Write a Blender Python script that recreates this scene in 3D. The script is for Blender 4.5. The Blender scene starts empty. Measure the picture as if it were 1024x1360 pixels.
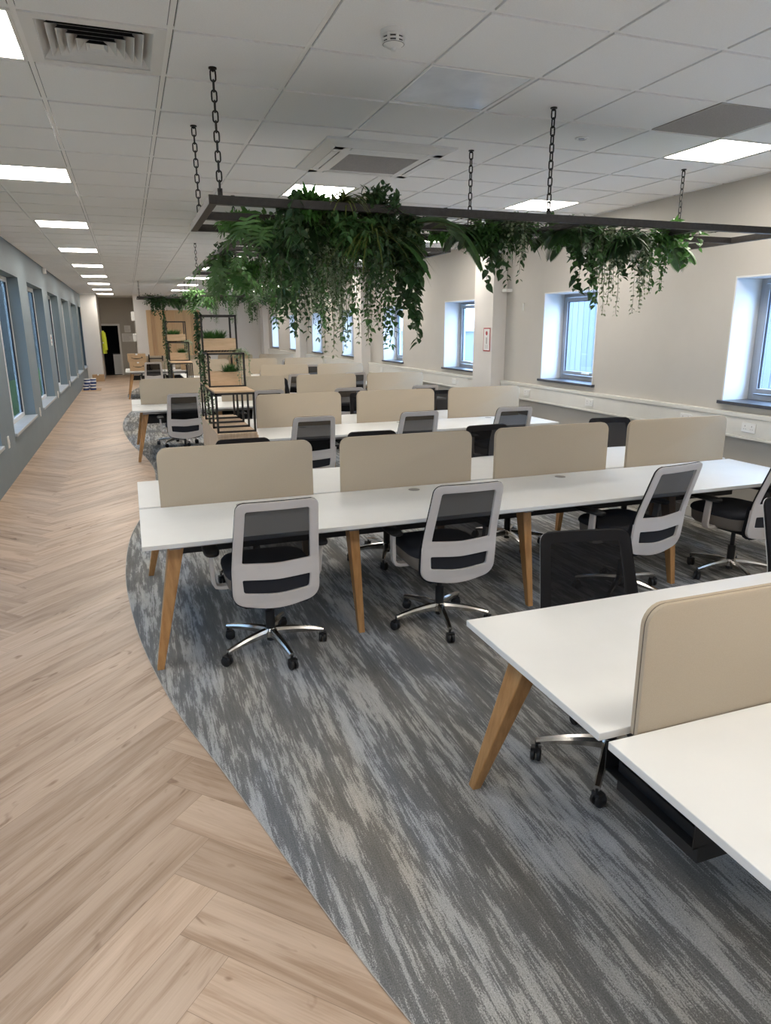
import bpy, math, random
from mathutils import Vector, Matrix
PI = math.pi
S = bpy.context.scene
COL = S.collection

# ------------------------------------------------------------------ camera
FPX, YAW, PITCH, ROLL, HCAM = 915.55, .3472, .2609, -.0048, 1.8306
fw = Vector((math.sin(YAW)*math.cos(PITCH), math.cos(YAW)*math.cos(PITCH), -math.sin(PITCH)))
r0 = Vector((math.cos(YAW), -math.sin(YAW), 0)); u0 = r0.cross(fw)
rt = r0*math.cos(ROLL)+u0*math.sin(ROLL); up = -r0*math.sin(ROLL)+u0*math.cos(ROLL)
cam = bpy.data.objects.new('camera', bpy.data.cameras.new('camera'))
COL.objects.link(cam); S.camera = cam
cam.data.sensor_fit = 'HORIZONTAL'; cam.data.sensor_width = 36; cam.data.lens = FPX/1024*36
cam.data.clip_start = .05; cam.data.clip_end = 300
cam.matrix_world = Matrix(((rt.x, up.x, -fw.x, 0), (rt.y, up.y, -fw.y, 0), (rt.z, up.z, -fw.z, HCAM), (0, 0, 0, 1)))

# ------------------------------------------------------------------ light and exposure
LAMP = 5.2           # ceiling panel radiance
SKY = 3.7            # overcast daylight
S.view_settings.view_transform = 'Standard'; S.view_settings.look = 'None'
S.view_settings.exposure = 2.36; S.view_settings.gamma = 1.0; S.view_settings.use_curve_mapping = False
S.cycles.use_denoising = True
S.cycles.max_bounces = 10; S.cycles.diffuse_bounces = 6; S.cycles.transparent_max_bounces = 16
S.cycles.sample_clamp_indirect = 6
W = bpy.data.worlds.new('world'); S.world = W; W.use_nodes = True
bg = W.node_tree.nodes['Background']; bg.inputs[0].default_value = (.45, .68, 1.0, 1); bg.inputs[1].default_value = SKY

# ------------------------------------------------------------------ materials
def mat(name, col, rough=.5, metal=0., emit=0., spec=None):
    m = bpy.data.materials.new(name); m.use_nodes = True
    b = m.node_tree.nodes['Principled BSDF']
    b.inputs['Base Color'].default_value = (*col, 1); b.inputs['Roughness'].default_value = rough
    b.inputs['Metallic'].default_value = metal
    if spec is not None: b.inputs['Specular IOR Level'].default_value = spec
    if emit:
        b.inputs['Emission Color'].default_value = (*col, 1); b.inputs['Emission Strength'].default_value = emit
    return m
class NT:
    def __init__(s, m): s.t = m.node_tree; s.b = s.t.nodes['Principled BSDF']
    def n(s, typ, **kw):
        x = s.t.nodes.new(typ)
        for k, v in kw.items(): setattr(x, k, v)
        return x
    def l(s, a, b): s.t.links.new(a, b)
    def math(s, op, a, b=None, c=None):
        x = s.n('ShaderNodeMath', operation=op)
        for i, v in enumerate((a, b, c)):
            if v is None: continue
            if isinstance(v, (int, float)): x.inputs[i].default_value = v
            else: s.l(v, x.inputs[i])
        return x.outputs[0]
    def ramp(s, fac, stops):
        x = s.n('ShaderNodeValToRGB'); e = x.color_ramp.elements
        while len(e) < len(stops): e.new(.5)
        for i, (p, c) in enumerate(stops): e[i].position = p; e[i].color = (*c, 1)
        s.l(fac, x.inputs[0]); return x.outputs[0]
    def noise(s, vec, scale, detail=4, rough=.6, dist=0):
        x = s.n('ShaderNodeTexNoise'); x.inputs['Scale'].default_value = scale; x.inputs['Detail'].default_value = detail
        x.inputs['Roughness'].default_value = rough; x.inputs['Distortion'].default_value = dist
        s.l(vec, x.inputs['Vector']); return x.outputs['Fac']
    def scaled(s, vec, sc):
        x = s.n('ShaderNodeMapping'); x.inputs['Scale'].default_value = sc; s.l(vec, x.inputs[0]); return x.outputs[0]
    def mix(s, fac, a, b, blend='MIX'):
        x = s.n('ShaderNodeMix', data_type='RGBA', blend_type=blend)
        for i, v in ((0, fac), (6, a), (7, b)):
            if isinstance(v, (int, float)): x.inputs[i].default_value = v
            elif isinstance(v, tuple): x.inputs[i].default_value = (*v, 1)
            else: s.l(v, x.inputs[i])
        return x.outputs[2]
    def bump(s, h, st, d=.01):
        x = s.n('ShaderNodeBump'); x.inputs['Strength'].default_value = st; x.inputs['Distance'].default_value = d
        s.l(h, x.inputs['Height']); s.l(x.outputs[0], s.b.inputs['Normal'])
def noisy(name, c1, c2, sc, rough=.5, detail=4, lo=.35, hi=.65, bump=0, metal=0, spec=None):
    m = mat(name, c1, rough, metal, spec=spec); T = NT(m)
    tc = T.n('ShaderNodeTexCoord'); v = T.scaled(tc.outputs['Object'], sc)
    f = T.noise(v, 1, detail); T.l(T.ramp(f, [(lo, c1), (hi, c2)]), T.b.inputs['Base Color'])
    if bump: T.bump(f, bump, .004)
    return m

M = {}
M['desk'] = noisy('white_laminate', (.76, .755, .725), (.79, .785, .755), (3, 3, 3), .38)
M['edge'] = mat('desk_edge_band', (.66, .66, .64), .45)
M['oak'] = noisy('oiled_oak', (.38, .185, .062), (.53, .285, .110), (38, 38, 3.2), .45, 6)
M['screen'] = noisy('beige_screen_fabric', (.46, .38, .28), (.49, .41, .305), (500, 500, 500), .9, 2, spec=.2)
M['piping'] = mat('dark_screen_piping', (.10, .085, .075), .8)
M['plastic'] = noisy('white_chair_plastic', (.63, .585, .55), (.65, .605, .57), (8, 8, 8), .42)
M['black'] = mat('black_plastic', (.012, .012, .013), .45)
M['taupe'] = mat('taupe_seat_shell', (.20, .172, .145), .6)
M['fabric'] = noisy('black_seat_fabric', (.009, .010, .014), (.022, .023, .030), (600, 600, 600), .9, 2)
M['alu'] = mat('polished_aluminium', (.62, .60, .57), .18, 1.0)
M['steel'] = mat('grey_steel', (.35, .35, .36), .35, .9)
M['frame'] = noisy('dark_powder_coated_steel', (.016, .0135, .012), (.028, .024, .021), (40, 40, 40), .5)
M['chain'] = mat('black_chain', (.012, .011, .010), .45, .3)
M['wallR'] = noisy('greige_wall_paint', (.53, .50, .45), (.55, .52, .47), (2, 2, 2), .75)
M['wallL'] = noisy('slate_wall_paint', (.178, .222, .243), (.192, .237, .258), (2, 2, 2), .6)
M['wallE'] = noisy('end_wall_paint', (.70, .67, .63), (.72, .69, .65), (2, 2, 2), .75)
M['wallG'] = noisy('grey_beige_wall_paint', (.46, .43, .38), (.48, .45, .40), (2, 2, 2), .75)
M['jamb'] = mat('white_reveal_paint', (.74, .74, .73), .55)
M['white'] = mat('white_plastic', (.78, .77, .74), .4)
M['trunk'] = noisy('cream_trunking', (.70, .68, .62), (.73, .71, .65), (4, 4, 4), .45)
M['upvc'] = mat('grey_window_frame', (.33, .35, .38), .4)
M['upvcw'] = mat('white_window_frame', (.78, .78, .77), .35)
M['gasket'] = mat('black_gasket', (.02, .02, .025), .6)
M['sill'] = noisy('slate_window_sill', (.055, .06, .07), (.075, .08, .095), (20, 20, 20), .3)
M['sillL'] = noisy('grey_window_board', (.42, .44, .45), (.46, .48, .49), (6, 6, 6), .4)
M['tile'] = noisy('mineral_ceiling_tile', (.86, .85, .825), (.90, .89, .87), (160, 160, 160), .9, 3, bump=.12)
M['grid'] = mat('ceiling_grid_bar', (.90, .89, .87), .45)
M['void'] = mat('ceiling_void', (.05, .05, .05), .9)
M['grille'] = noisy('grey_grille', (.40, .375, .35), (.46, .43, .405), (90, 90, 90), .6)
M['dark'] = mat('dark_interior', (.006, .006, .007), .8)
M['lamp'] = mat('lit_diffuser', (1.0, .935, .85), .5, emit=LAMP)
M['card'] = noisy('brown_cardboard', (.46, .30, .165), (.50, .335, .19), (15, 15, 15), .8)
M['ink'] = mat('black_ink', (.02, .018, .016), .7)
M['paper'] = mat('white_paper', (.80, .79, .77), .7)
M['red'] = mat('red_print', (.42, .05, .05), .6)
M['blue'] = mat('blue_tin_print', (.03, .06, .20), .45)
M['hivis'] = noisy('yellow_hi_vis_cloth', (.50, .56, .03), (.60, .66, .05), (30, 30, 30), .8)
M['silver'] = mat('silver_tape', (.7, .7, .68), .35)
M['soil'] = noisy('dark_soil', (.02, .014, .01), (.05, .035, .025), (60, 60, 60), .95)
M['strip'] = mat('carpet_edge_strip', (.40, .37, .33), .5)
M['birch'] = noisy('light_wood_board', (.56, .38, .22), (.66, .465, .29), (6, 50, 50), .5, 5)
M['cab'] = noisy('oak_veneer', (.47, .345, .235), (.58, .44, .315), (40, 40, 3), .85, 5, spec=.08)
M['stem'] = mat('plant_stem', (.06, .085, .03), .7)
M['clad'] = noisy('pale_wall_cladding', (.115, .125, .165), (.14, .15, .19), (9, 9, .4), .6)
M['slateclad'] = noisy('blue_grey_brickwork', (.10, .085, .07), (.13, .115, .095), (5, 5, 9), .8)
M['tarmac'] = noisy('grey_paving', (.24, .26, .28), (.30, .32, .34), (3, 3, 3), .9)
M['hedge'] = noisy('hedge_leaves', (.10, .17, .03), (.18, .26, .06), (14, 14, 14), .8)
def leafmat(name, c1, c2, rough=.42):
    m = mat(name, c1, rough); T = NT(m)
    tc = T.n('ShaderNodeTexCoord'); f = T.noise(T.scaled(tc.outputs['Object'], (22, 22, 22)), 1, 2)
    T.l(T.ramp(f, [(.35, c1), (.65, c2)]), T.b.inputs['Base Color'])
    tr = T.n('ShaderNodeBsdfTranslucent'); tr.inputs[0].default_value = (*[min(1, c*1.6) for c in c2], 1)
    ms = T.n('ShaderNodeMixShader'); ms.inputs[0].default_value = .18
    out = T.t.nodes['Material Output']
    T.l(T.b.outputs[0], ms.inputs[1]); T.l(tr.outputs[0], ms.inputs[2]); T.l(ms.outputs[0], out.inputs[0])
    return m
M['leafD'] = leafmat('dark_green_leaf', (.020, .055, .020), (.045, .100, .034))
M['leafM'] = leafmat('mid_green_leaf', (.045, .125, .032), (.090, .200, .058))
M['leafB'] = leafmat('bright_green_leaf', (.055, .165, .030), (.10, .25, .055))
M['leafP'] = leafmat('pale_grey_green_leaf', (.16, .22, .13), (.30, .36, .22))
M['leafY'] = leafmat('olive_green_leaf', (.065, .095, .018), (.13, .16, .035))
def thin(name, tint, keep, glossy=.06, rough=.02):
    m = bpy.data.materials.new(name); m.use_nodes = True; t = m.node_tree; t.nodes.clear()
    o = t.nodes.new('ShaderNodeOutputMaterial'); a = t.nodes.new('ShaderNodeBsdfTransparent'); a.inputs[0].default_value = (*tint, 1)
    if keep is None:
        g = t.nodes.new('ShaderNodeBsdfGlossy'); g.inputs['Roughness'].default_value = rough; f = glossy
    else:
        g = t.nodes.new('ShaderNodeBsdfDiffuse'); g.inputs[0].default_value = (*keep, 1); f = glossy
    x = t.nodes.new('ShaderNodeMixShader'); x.inputs[0].default_value = f
    t.links.new(a.outputs[0], x.inputs[1]); t.links.new(g.outputs[0], x.inputs[2]); t.links.new(x.outputs[0], o.inputs[0])
    return m
M['glass'] = thin('clear_window_glass', (.93, .96, 1.0), None, .06)
M['glassL'] = thin('tinted_window_glass', (.33, .34, .345), None, .09)
M['net'] = thin('black_chair_mesh', (.86, .86, .90), (.013, .013, .014), .87)

def plank_mat():
    m = mat('herringbone_oak_planks', (.5, .36, .25), .42); T = NT(m)
    uv = T.n('ShaderNodeUVMap', uv_map='plank'); rd = T.n('ShaderNodeUVMap', uv_map='random')
    a = T.n('ShaderNodeSeparateXYZ'); T.l(uv.outputs[0], a.inputs[0]); b = T.n('ShaderNodeSeparateXYZ'); T.l(rd.outputs[0], b.inputs[0])
    off = T.math('MULTIPLY', b.outputs[0], 97.)
    def vec(su, sv):
        c = T.n('ShaderNodeCombineXYZ'); T.l(T.math('MULTIPLY', a.outputs[0], su), c.inputs[0])
        T.l(T.math('MULTIPLY', a.outputs[1], sv), c.inputs[1]); T.l(off, c.inputs[2]); return c.outputs[0]
    broad = T.noise(vec(1.3, 14), 1, 4, .55, .8); fine = T.noise(vec(5, 150), 1, 3, .6); knot = T.noise(vec(4.5, 15), 1, 2, .5, 1.2)
    f = T.math('ADD', T.math('MULTIPLY', broad, .72), T.math('MULTIPLY', fine, .28))
    c = T.ramp(f, [(.28, (.28, .178, .113)), (.42, (.43, .303, .208)), (.53, (.53, .396, .292)), (.70, (.61, .468, .352))])
    kn = T.ramp(knot, [(.66, (1, 1, 1)), (.76, (.58, .50, .44))])
    c = T.mix(1., c, kn, 'MULTIPLY')
    tone = T.ramp(b.outputs[1], [(0, (.80, .77, .74)), (.5, (.97, .96, .95)), (1, (1.08, 1.06, 1.04))])
    c = T.mix(1., c, tone, 'MULTIPLY')
    v = T.math('MINIMUM', a.outputs[1], T.math('SUBTRACT', PW, a.outputs[1])); u = T.math('MINIMUM', a.outputs[0], T.math('SUBTRACT', PL, a.outputs[0]))
    d = T.math('MINIMUM', v, u); seam = T.math('LESS_THAN', d, .0011)
    c = T.mix(T.math('MULTIPLY', seam, .55), c, (.16, .10, .065)); T.l(c, T.b.inputs['Base Color'])
    T.bump(fine, .05, .002); return m
PW, PL, PN = .188, .188*7, 7
M['plank'] = plank_mat()
def carpet_mat():
    m = mat('streaked_grey_carpet', (.1, .1, .1), .95, spec=.1); T = NT(m)
    tc = T.n('ShaderNodeTexCoord'); o = tc.outputs['Object']
    lo = T.noise(T.scaled(o, (7, .8, 1)), 1, 2, .5); mid = T.noise(T.scaled(o, (24, 2.8, 1)), 1, 8, .74)
    sp = T.noise(T.scaled(o, (260, 190, 1)), 1, 2, .7); hair = T.noise(T.scaled(o, (120, 1.6, 1)), 1, 3, .6)
    f = T.math('ADD', T.math('MULTIPLY', lo, .32), T.math('MULTIPLY', mid, .68))
    f = T.math('ADD', f, T.math('MULTIPLY', T.math('SUBTRACT', sp, .5), .16))
    f = T.math('ADD', f, T.math('MULTIPLY', T.math('SUBTRACT', hair, .5), .20))
    c = T.ramp(f, [(.36, (.150, .154, .156)), (.50, (.205, .209, .210)), (.53, (.395, .40, .40)), (.66, (.52, .525, .525))])
    c = T.mix(1., c, T.ramp(sp, [(.30, (.72, .72, .72)), (.70, (1.22, 1.22, 1.22))]), 'MULTIPLY')
    tb = T.noise(T.scaled(o, (3.2, .7, 1)), 1, 2, .5)
    tint = T.ramp(tb, [(.36, (.95, .97, 1.01)), (.5, (1.03, 1.0, .95)), (.66, (1.11, 1.02, .90))])
    c = T.mix(1., c, tint, 'MULTIPLY'); T.l(c, T.b.inputs['Base Color']); T.bump(sp, .5, .006); return m
M['carpet'] = carpet_mat()
def slat_mat():
    m = mat('mixed_timber_boards', (.5, .3, .15), .5); T = NT(m)
    tc = T.n('ShaderNodeTexCoord'); s = T.n('ShaderNodeSeparateXYZ'); T.l(tc.outputs['Object'], s.inputs[0])
    w = T.n('ShaderNodeTexWhiteNoise', noise_dimensions='1D'); T.l(T.math('FLOOR', T.math('DIVIDE', s.outputs[0], .145)), w.inputs['W'])
    c = T.ramp(w.outputs[0], [(0, (.40, .22, .10)), (.35, (.52, .33, .17)), (.7, (.66, .45, .24)), (1, (.58, .36, .18))])
    g = T.noise(T.scaled(tc.outputs['Object'], (50, 50, 3)), 1, 4); c = T.mix(.2, c, T.ramp(g, [(.3, (.4, .25, .14)), (.7, (.75, .56, .35))])); T.l(c, T.b.inputs['Base Color']); return m
M['slats'] = slat_mat()

# ------------------------------------------------------------------ mesh helpers
class MB:
    def __init__(s): s.v = []; s.f = []
    def add(s, vs, fs):
        o = len(s.v); s.v += [tuple(p) for p in vs]; s.f += [tuple(i+o for i in f) for f in fs]; return s
    def box(s, x0, x1, y0, y1, z0, z1, mtx=None):
        vs = [Vector((x, y, z)) for z in (z0, z1) for y in (y0, y1) for x in (x0, x1)]
        if mtx: vs = [mtx @ v for v in vs]
        return s.add(vs, [(0, 2, 3, 1), (4, 5, 7, 6), (0, 1, 5, 4), (2, 6, 7, 3), (0, 4, 6, 2), (1, 3, 7, 5)])
    def loft(s, rings, cap=True, closed=False):
        n = len(rings[0]); vs = [p for r in rings for p in r]; fs = []; R = len(rings)
        for i in range(R if closed else R-1):
            for j in range(n):
                a, b = i*n+j, i*n+(j+1) % n; c, d = ((i+1) % R)*n+(j+1) % n, ((i+1) % R)*n+j
                fs.append((a, b, c, d))
        if cap and not closed: fs += [tuple(range(n))[::-1], tuple(range((R-1)*n, R*n))]
        return s.add(vs, fs)
    def tube(s, pts, r, n=8, closed=False):
        pts = [Vector(p) for p in pts]; rs = r if isinstance(r, (list, tuple)) else [r]*len(pts); rings = []; L = len(pts); prev = None
        for i, p in enumerate(pts):
            t = (pts[(i+1) % L]-pts[i-1]) if closed else (pts[min(i+1, L-1)]-pts[max(i-1, 0)])
            t.normalize()
            if prev is None:
                a = Vector((0, 0, 1)) if abs(t.z) < .9 else Vector((1, 0, 0)); x = t.cross(a).normalized()
            else: x = (prev-t*prev.dot(t)).normalized()
            prev = x; y = t.cross(x)
            rings.append([p+(x*math.cos(2*PI*k/n)+y*math.sin(2*PI*k/n))*rs[i] for k in range(n)])
        return s.loft(rings, True, closed)
    def bar(s, a, b, wx0, wy0, wx1=None, wy1=None, twist=0):      # square-section bar, widths along x and y at both ends
        wx1 = wx0 if wx1 is None else wx1; wy1 = wy0 if wy1 is None else wy1
        a, b = Vector(a), Vector(b)
        return s.loft([[p+Vector((sx*wx/2, sy*wy/2, 0)) for sx, sy in ((-1, -1), (1, -1), (1, 1), (-1, 1))] for p, wx, wy in ((a, wx0, wy0), (b, wx1, wy1))])
    def cyl(s, c, r, h, axis='z', n=20, r1=None):
        r1 = r if r1 is None else r1; rings = []
        for t, q in ((-h/2, r), (h/2, r1)):
            ring = []
            for k in range(n):
                ca, sa = math.cos(2*PI*k/n)*q, math.sin(2*PI*k/n)*q
                d = {'z': (ca, sa, t), 'x': (t, ca, sa), 'y': (sa, t, ca)}[axis]
                ring.append(Vector(c)+Vector(d))
            rings.append(ring)
        return s.loft(rings)
    def lathe(s, prof, c=(0, 0, 0), n=24):
        return s.loft([[Vector(c)+Vector((math.cos(2*PI*k/n)*r, math.sin(2*PI*k/n)*r, z)) for k in range(n)] for r, z in prof])
    def build(s, name, m, parent=None, smooth=True, bevel=0, seg=2, angle=40):
        me = bpy.data.meshes.new(name); me.from_pydata(s.v, [], s.f); me.update()
        if smooth: me.shade_smooth(); me.set_sharp_from_angle(angle=math.radians(angle))
        me.materials.append(M[m] if isinstance(m, str) else m)
        return link(name, me, parent, bevel, seg)
def link(name, me, parent=None, bevel=0, seg=2):
    o = bpy.data.objects.new(name, me); COL.objects.link(o)
    if parent: o.parent = parent
    if bevel:
        b = o.modifiers.new('bevel', 'BEVEL'); b.width = bevel; b.segments = seg; b.limit_method = 'ANGLE'; b.angle_limit = math.radians(40)
    return o
def thing(name, label, cat, loc=(0, 0, 0), rz=0, group=None):
    o = bpy.data.objects.new(name, None); COL.objects.link(o); o.empty_display_size = .1
    o.location = loc; o.rotation_euler = (0, 0, rz); return tag(o, label, cat, group)
def tag(o, label, cat, group=None):
    o['label'] = label; o['category'] = cat
    if group: o['group'] = group
    return o
def st(o): o['kind'] = 'structure'; return o
def kids(o): return list(o.children)
def dup(root, loc, rz, label, group=None):
    r = root.copy(); COL.objects.link(r); r.location = loc; r.rotation_euler = (0, 0, rz); r['label'] = label
    if group: r['group'] = group
    for ch in kids(root):
        c = ch.copy(); COL.objects.link(c); c.parent = r
        for g in kids(ch):
            d = g.copy(); COL.objects.link(d); d.parent = c
    return r
ORD = ['first', 'second', 'third', 'fourth', 'fifth', 'sixth', 'seventh', 'eighth', 'ninth', 'tenth', 'eleventh', 'twelfth', 'thirteenth', 'fourteenth', 'fifteenth', 'sixteenth', 'seventeenth', 'eighteenth', 'nineteenth', 'twentieth']
ORD += ['twenty-'+w for w in ORD[:9]] + ['thirtieth'] + ['thirty-'+w for w in ORD[:9]] + ['fortieth'] + ['forty-'+w for w in ORD[:9]]

# ------------------------------------------------------------------ room
XL, XR, ZC = -1.49, 5.126, 3.0568
YB, YE, YF = -3.2, 28.3, 31.1          # wall behind the camera, end wall, corridor end wall
XC = .33                                # corridor's right-hand corner
def herringbone():
    me = bpy.data.meshes.new('floor'); vs, fs, uvs, rnd = [], [], [], []
    rg = random.Random(4); c = math.cos(PI/4); ax, ay = -.815, 0
    # rotated coordinates: u along (1,1)/sqrt2, v along (-1,1)/sqrt2
    def put(u0, v0, lu, lv, horiz):
        q = [(u0, v0), (u0+lu, v0), (u0+lu, v0+lv), (u0, v0+lv)]
        p = [((a-b)*c+ax, (a+b)*c+ay) for a, b in q]
        if max(x for x, y in p) < XL or min(x for x, y in p) > 1.3 or max(y for x, y in p) < YB or min(y for x, y in p) > YF: return
        o = len(vs); vs.extend((x, y, 0) for x, y in p); fs.append((o, o+1, o+2, o+3))
        t = [(0, 0), (PL, 0), (PL, PW), (0, PW)] if horiz else [(0, PW), (0, 0), (PL, 0), (PL, PW)]
        uvs.extend(t); k = (rg.random(), rg.random()); rnd.extend([k]*4)
    for j in range(-60, 320):
        for m_ in range(-6, 7):
            u0 = (j+2*PN*m_)*PW
            put(u0, j*PW, PL, PW, True)
            put(u0+PL, (j-PN+1)*PW, PW, PL, False)
    me.from_pydata(vs, [], fs); a = me.uv_layers.new(name='plank'); b = me.uv_layers.new(name='random')
    for i in range(len(uvs)): a.data[i].uv = uvs[i]; b.data[i].uv = rnd[i]
    import bmesh
    bm = bmesh.new(); bm.from_mesh(me)
    for co, no in (((XL-.05, 0, 0), (-1, 0, 0)), ((1.25, 0, 0), (1, 0, 0)), ((0, YB-.05, 0), (0, -1, 0)), ((0, YF+.05, 0), (0, 1, 0))):
        bmesh.ops.bisect_plane(bm, geom=bm.verts[:]+bm.edges[:]+bm.faces[:], plane_co=co, plane_no=no, clear_outer=True)
    bm.to_mesh(me); bm.free(); me.materials.append(M['plank']); return st(link('floor', me))
herringbone()
def catmull(P, n=10):
    out = []
    for i in range(len(P)-1):
        p0, p1, p2, p3 = P[max(i-1, 0)], P[i], P[i+1], P[min(i+2, len(P)-1)]
        for k in range(n):
            t = k/n
            out.append(tuple(.5*(2*p1[d]+(p2[d]-p0[d])*t+(2*p0[d]-5*p1[d]+4*p2[d]-p3[d])*t*t+(3*p1[d]-p0[d]-3*p2[d]+p3[d])*t**3) for d in (0, 1)))
    return out+[P[-1]]
EDGE = [(1.9, -3.2), (1.45, -1.2), (1.02, .2), (.72, .9), (.55, 1.36), (.39, 1.94), (.22, 2.62), (.06, 3.22), (-.08, 4.02), (-.155, 4.8), (-.18, 5.5), (-.14, 6.41), (-.01, 7.3), (.13, 8.4), (.18, 9.5), (.10, 10.6), (-.09, 12.0), (-.22, 13.6), (-.23, 15.2), (-.11, 16.7), (.10, 18.2), (.0, 19.6), (-.14, 20.8), (-.05, 22.4), (.3, 24.4), (.9, 25.6), (1.4, 26.6), (1.8, YE)]
ed = catmull(EDGE)
c = MB(); n = len(ed)
c.add([(x, y, .004) for x, y in ed]+[(XR, y, .004) for x, y in ed], [(i, n+i, n+i+1, i+1) for i in range(n-1)])
c.add([(x, y, .004) for x, y in ed]+[(x, y, -.01) for x, y in ed], [(i, i+1, n+i+1, n+i) for i in range(n-1)])
st(c.build('carpet', 'carpet', smooth=False))
tr = MB(); tr.add([(x-.0015, y, .0045) for x, y in ed]+[(x+.002, y, .0045) for x, y in ed], [(i, n+i, n+i+1, i+1) for i in range(n-1)])
st(tr.build('trim_1', 'strip', smooth=False))

# ceiling: lay-in tiles between T bars, holes where fittings sit
GX, GY, G = .2918, 2.8609, .6
LITS = {(-2, r) for r in (-9, -4, 1, 6, 11, 16, 21, 26, 31, 36, 41)} | {(2, r) for r in (-9, -4, 6, 11, 16, 21, 26, 31, 36)} | {(6, r) for r in (-8, -3, 2, 6, 11, 16, 21, 26, 31, 36)}
HOLE = LITS | {(-1, 1), (2, 1), (5, 1)}
def cell(cx, ry): return GX+G*cx, GX+G*(cx+1), GY+G*ry, GY+G*(ry+1)
t = MB(); gb = MB()
for cx in range(-3, 9):
    for ry in range(-11, 48):
        if (cx, ry) in HOLE: continue
        x0, x1, y0, y1 = cell(cx, ry)
        x0, x1, y0, y1 = max(x0, XL-.02), min(x1, XR+.02), max(y0, YB-.02), min(y1, YF+.02)
        if x1-x0 < .04 or y1-y0 < .04: continue
        a = .0165; e = .001; q = [(x0+a, y0+a), (x1-a, y0+a), (x1-a, y1-a), (x0+a, y1-a)]
        q2 = [(x0+a-e, y0+a-e), (x1-a+e, y0+a-e), (x1-a+e, y1-a+e), (x0+a-e, y1-a+e)]
        t.add([(x, y, ZC) for x, y in q]+[(x, y, ZC+.010) for x, y in q2]+[(x, y, ZC+.010) for x, y in q2],
              [(3, 2, 1, 0)]+[(k, (k+1) % 4, 4+(k+1) % 4, 4+k) for k in range(4)])
for cx in range(-3, 10):
    x = GX+G*cx
    if XL < x < XR: gb.box(x-.0115, x+.0115, YB, YF, ZC+.006, ZC+.012)
for ry in range(-11, 49):
    y = GY+G*ry
    if YB < y < YF: gb.box(XL, XR, y-.0115, y+.0115, ZC+.0065, ZC+.012)
st(t.build('ceiling', 'tile', smooth=False)); st(gb.build('trim_2', 'grid', smooth=False))
st(MB().box(XL-.5, XR+.6, YB-.3, YF+3.4, ZC+.35, ZC+.5).build('ceiling', 'void', smooth=False))

# right wall with deep window openings
WR = [(.79+3.08*k, .79+1.12+3.08*k) for k in range(-1, 9)]
WR = [(a, b) for a, b in WR if a > YB and b < YE]
ZS, ZH, WT = 1.17, 2.255, .40
w = MB(); w.box(XR, XR+WT, YB, YE+3.2, 0, ZS); w.box(XR, XR+WT, YB, YE+3.2, ZH, ZC+.36)
prev = YB
for a, b in WR+[(YE+3.2, 0)]:
    w.box(XR, XR+WT, prev, a, ZS, ZH); prev = b
st(w.build('wall_right', 'wallR', smooth=False))
wn = 0
def window_right(a, b, full=True):
    global wn; wn += 1
    X = XR+.29; e = .055
    f = MB(); f.box(X, X+.06, a+.015, a+.015+e, ZS, ZH); f.box(X, X+.06, b-.015-e, b-.015, ZS, ZH); f.box(X, X+.06, a+.015+e, b-.015-e, ZS, ZS+e); f.box(X, X+.06, a+.015+e, b-.015-e, ZH-e, ZH)
    o = st(f.build('window_%d' % wn, 'upvc', smooth=False, bevel=.004))
    s2 = MB(); e2 = .045; q0, q1, z0, z1 = a+.075, b-.075, ZS+.062, ZH-.062
    s2.box(X-.018, X+.03, q0, q0+e2, z0, z1); s2.box(X-.018, X+.03, q1-e2, q1, z0, z1); s2.box(X-.018, X+.03, q0+e2, q1-e2, z0, z0+e2); s2.box(X-.018, X+.03, q0+e2, q1-e2, z1-e2, z1)
    s2.build('window_sash', 'upvc', o, smooth=False, bevel=.004)
    g = MB(); g.box(X-.004, X+.012, q0+e2-.004, q0+e2+.008, z0+e2, z1-e2); g.box(X-.004, X+.012, q1-e2-.008, q1-e2+.004, z0+e2, z1-e2); g.box(X-.004, X+.012, q0+e2, q1-e2, z1-e2-.008, z1-e2+.004)
    g.build('gasket', 'gasket', o, smooth=False)
    MB().box(X+.012, X+.018, q0+e2-.01, q1-e2+.01, z0+e2-.01, z1-e2+.01).build('window_pane', 'glass', o, smooth=False)
    h = MB(); ym = (a+b)/2-.1; h.box(X-.04, X-.018, ym-.02, ym+.02, z0+.008, z0+.04); h.box(X-.05, X-.032, ym-.015, ym+.11, z0+.018, z0+.034)
    h.build('window_handle', 'white', o, bevel=.003)
    MB().box(XR-.045, X, a-.05, b+.02, ZS-.028, ZS+.002).build('window_sill', 'sill', o, smooth=False, bevel=.004)
    j = MB(); j.box(XR-.002, X, a-.003, a+.012, ZS, ZH); j.box(XR-.002, X, b-.012, b+.003, ZS, ZH); j.box(XR-.002, X, a, b, ZH-.012, ZH+.003)
    j.build('window_reveal', 'jamb', o, smooth=False)
for a, b in WR: window_right(a, b)
# boxed steel columns along the right wall and the dado trunking
for k, y in enumerate((9.05, 15.1, 21.15, 27.2)):
    p = MB(); p.box(4.91, XR, y, y+.58, 0, ZC+.02); st(p.build('trim_%d' % (3+k), 'wallE', smooth=False, bevel=.004))
tk = MB(); segs = [YB, 9.05, 9.63, 15.1, 15.68, 21.15, 21.73, 27.2, 27.78, YE]
for a, b in zip(segs[0::2], segs[1::2]):
    tk.box(XR-.052, XR, a, b, .885, 1.045); tk.box(XR-.062, XR, a, b, 1.046, 1.085); tk.box(XR-.062, XR, a, b, .862, .884)
st(tk.build('trim_7', 'trunk', smooth=False, bevel=.004))
sk = MB()
for a, b in zip(segs[0::2], segs[1::2]): sk.box(XR-.016, XR, a, b, 0, .10)
st(sk.build('baseboard_right', 'wallR', smooth=False))

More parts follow.
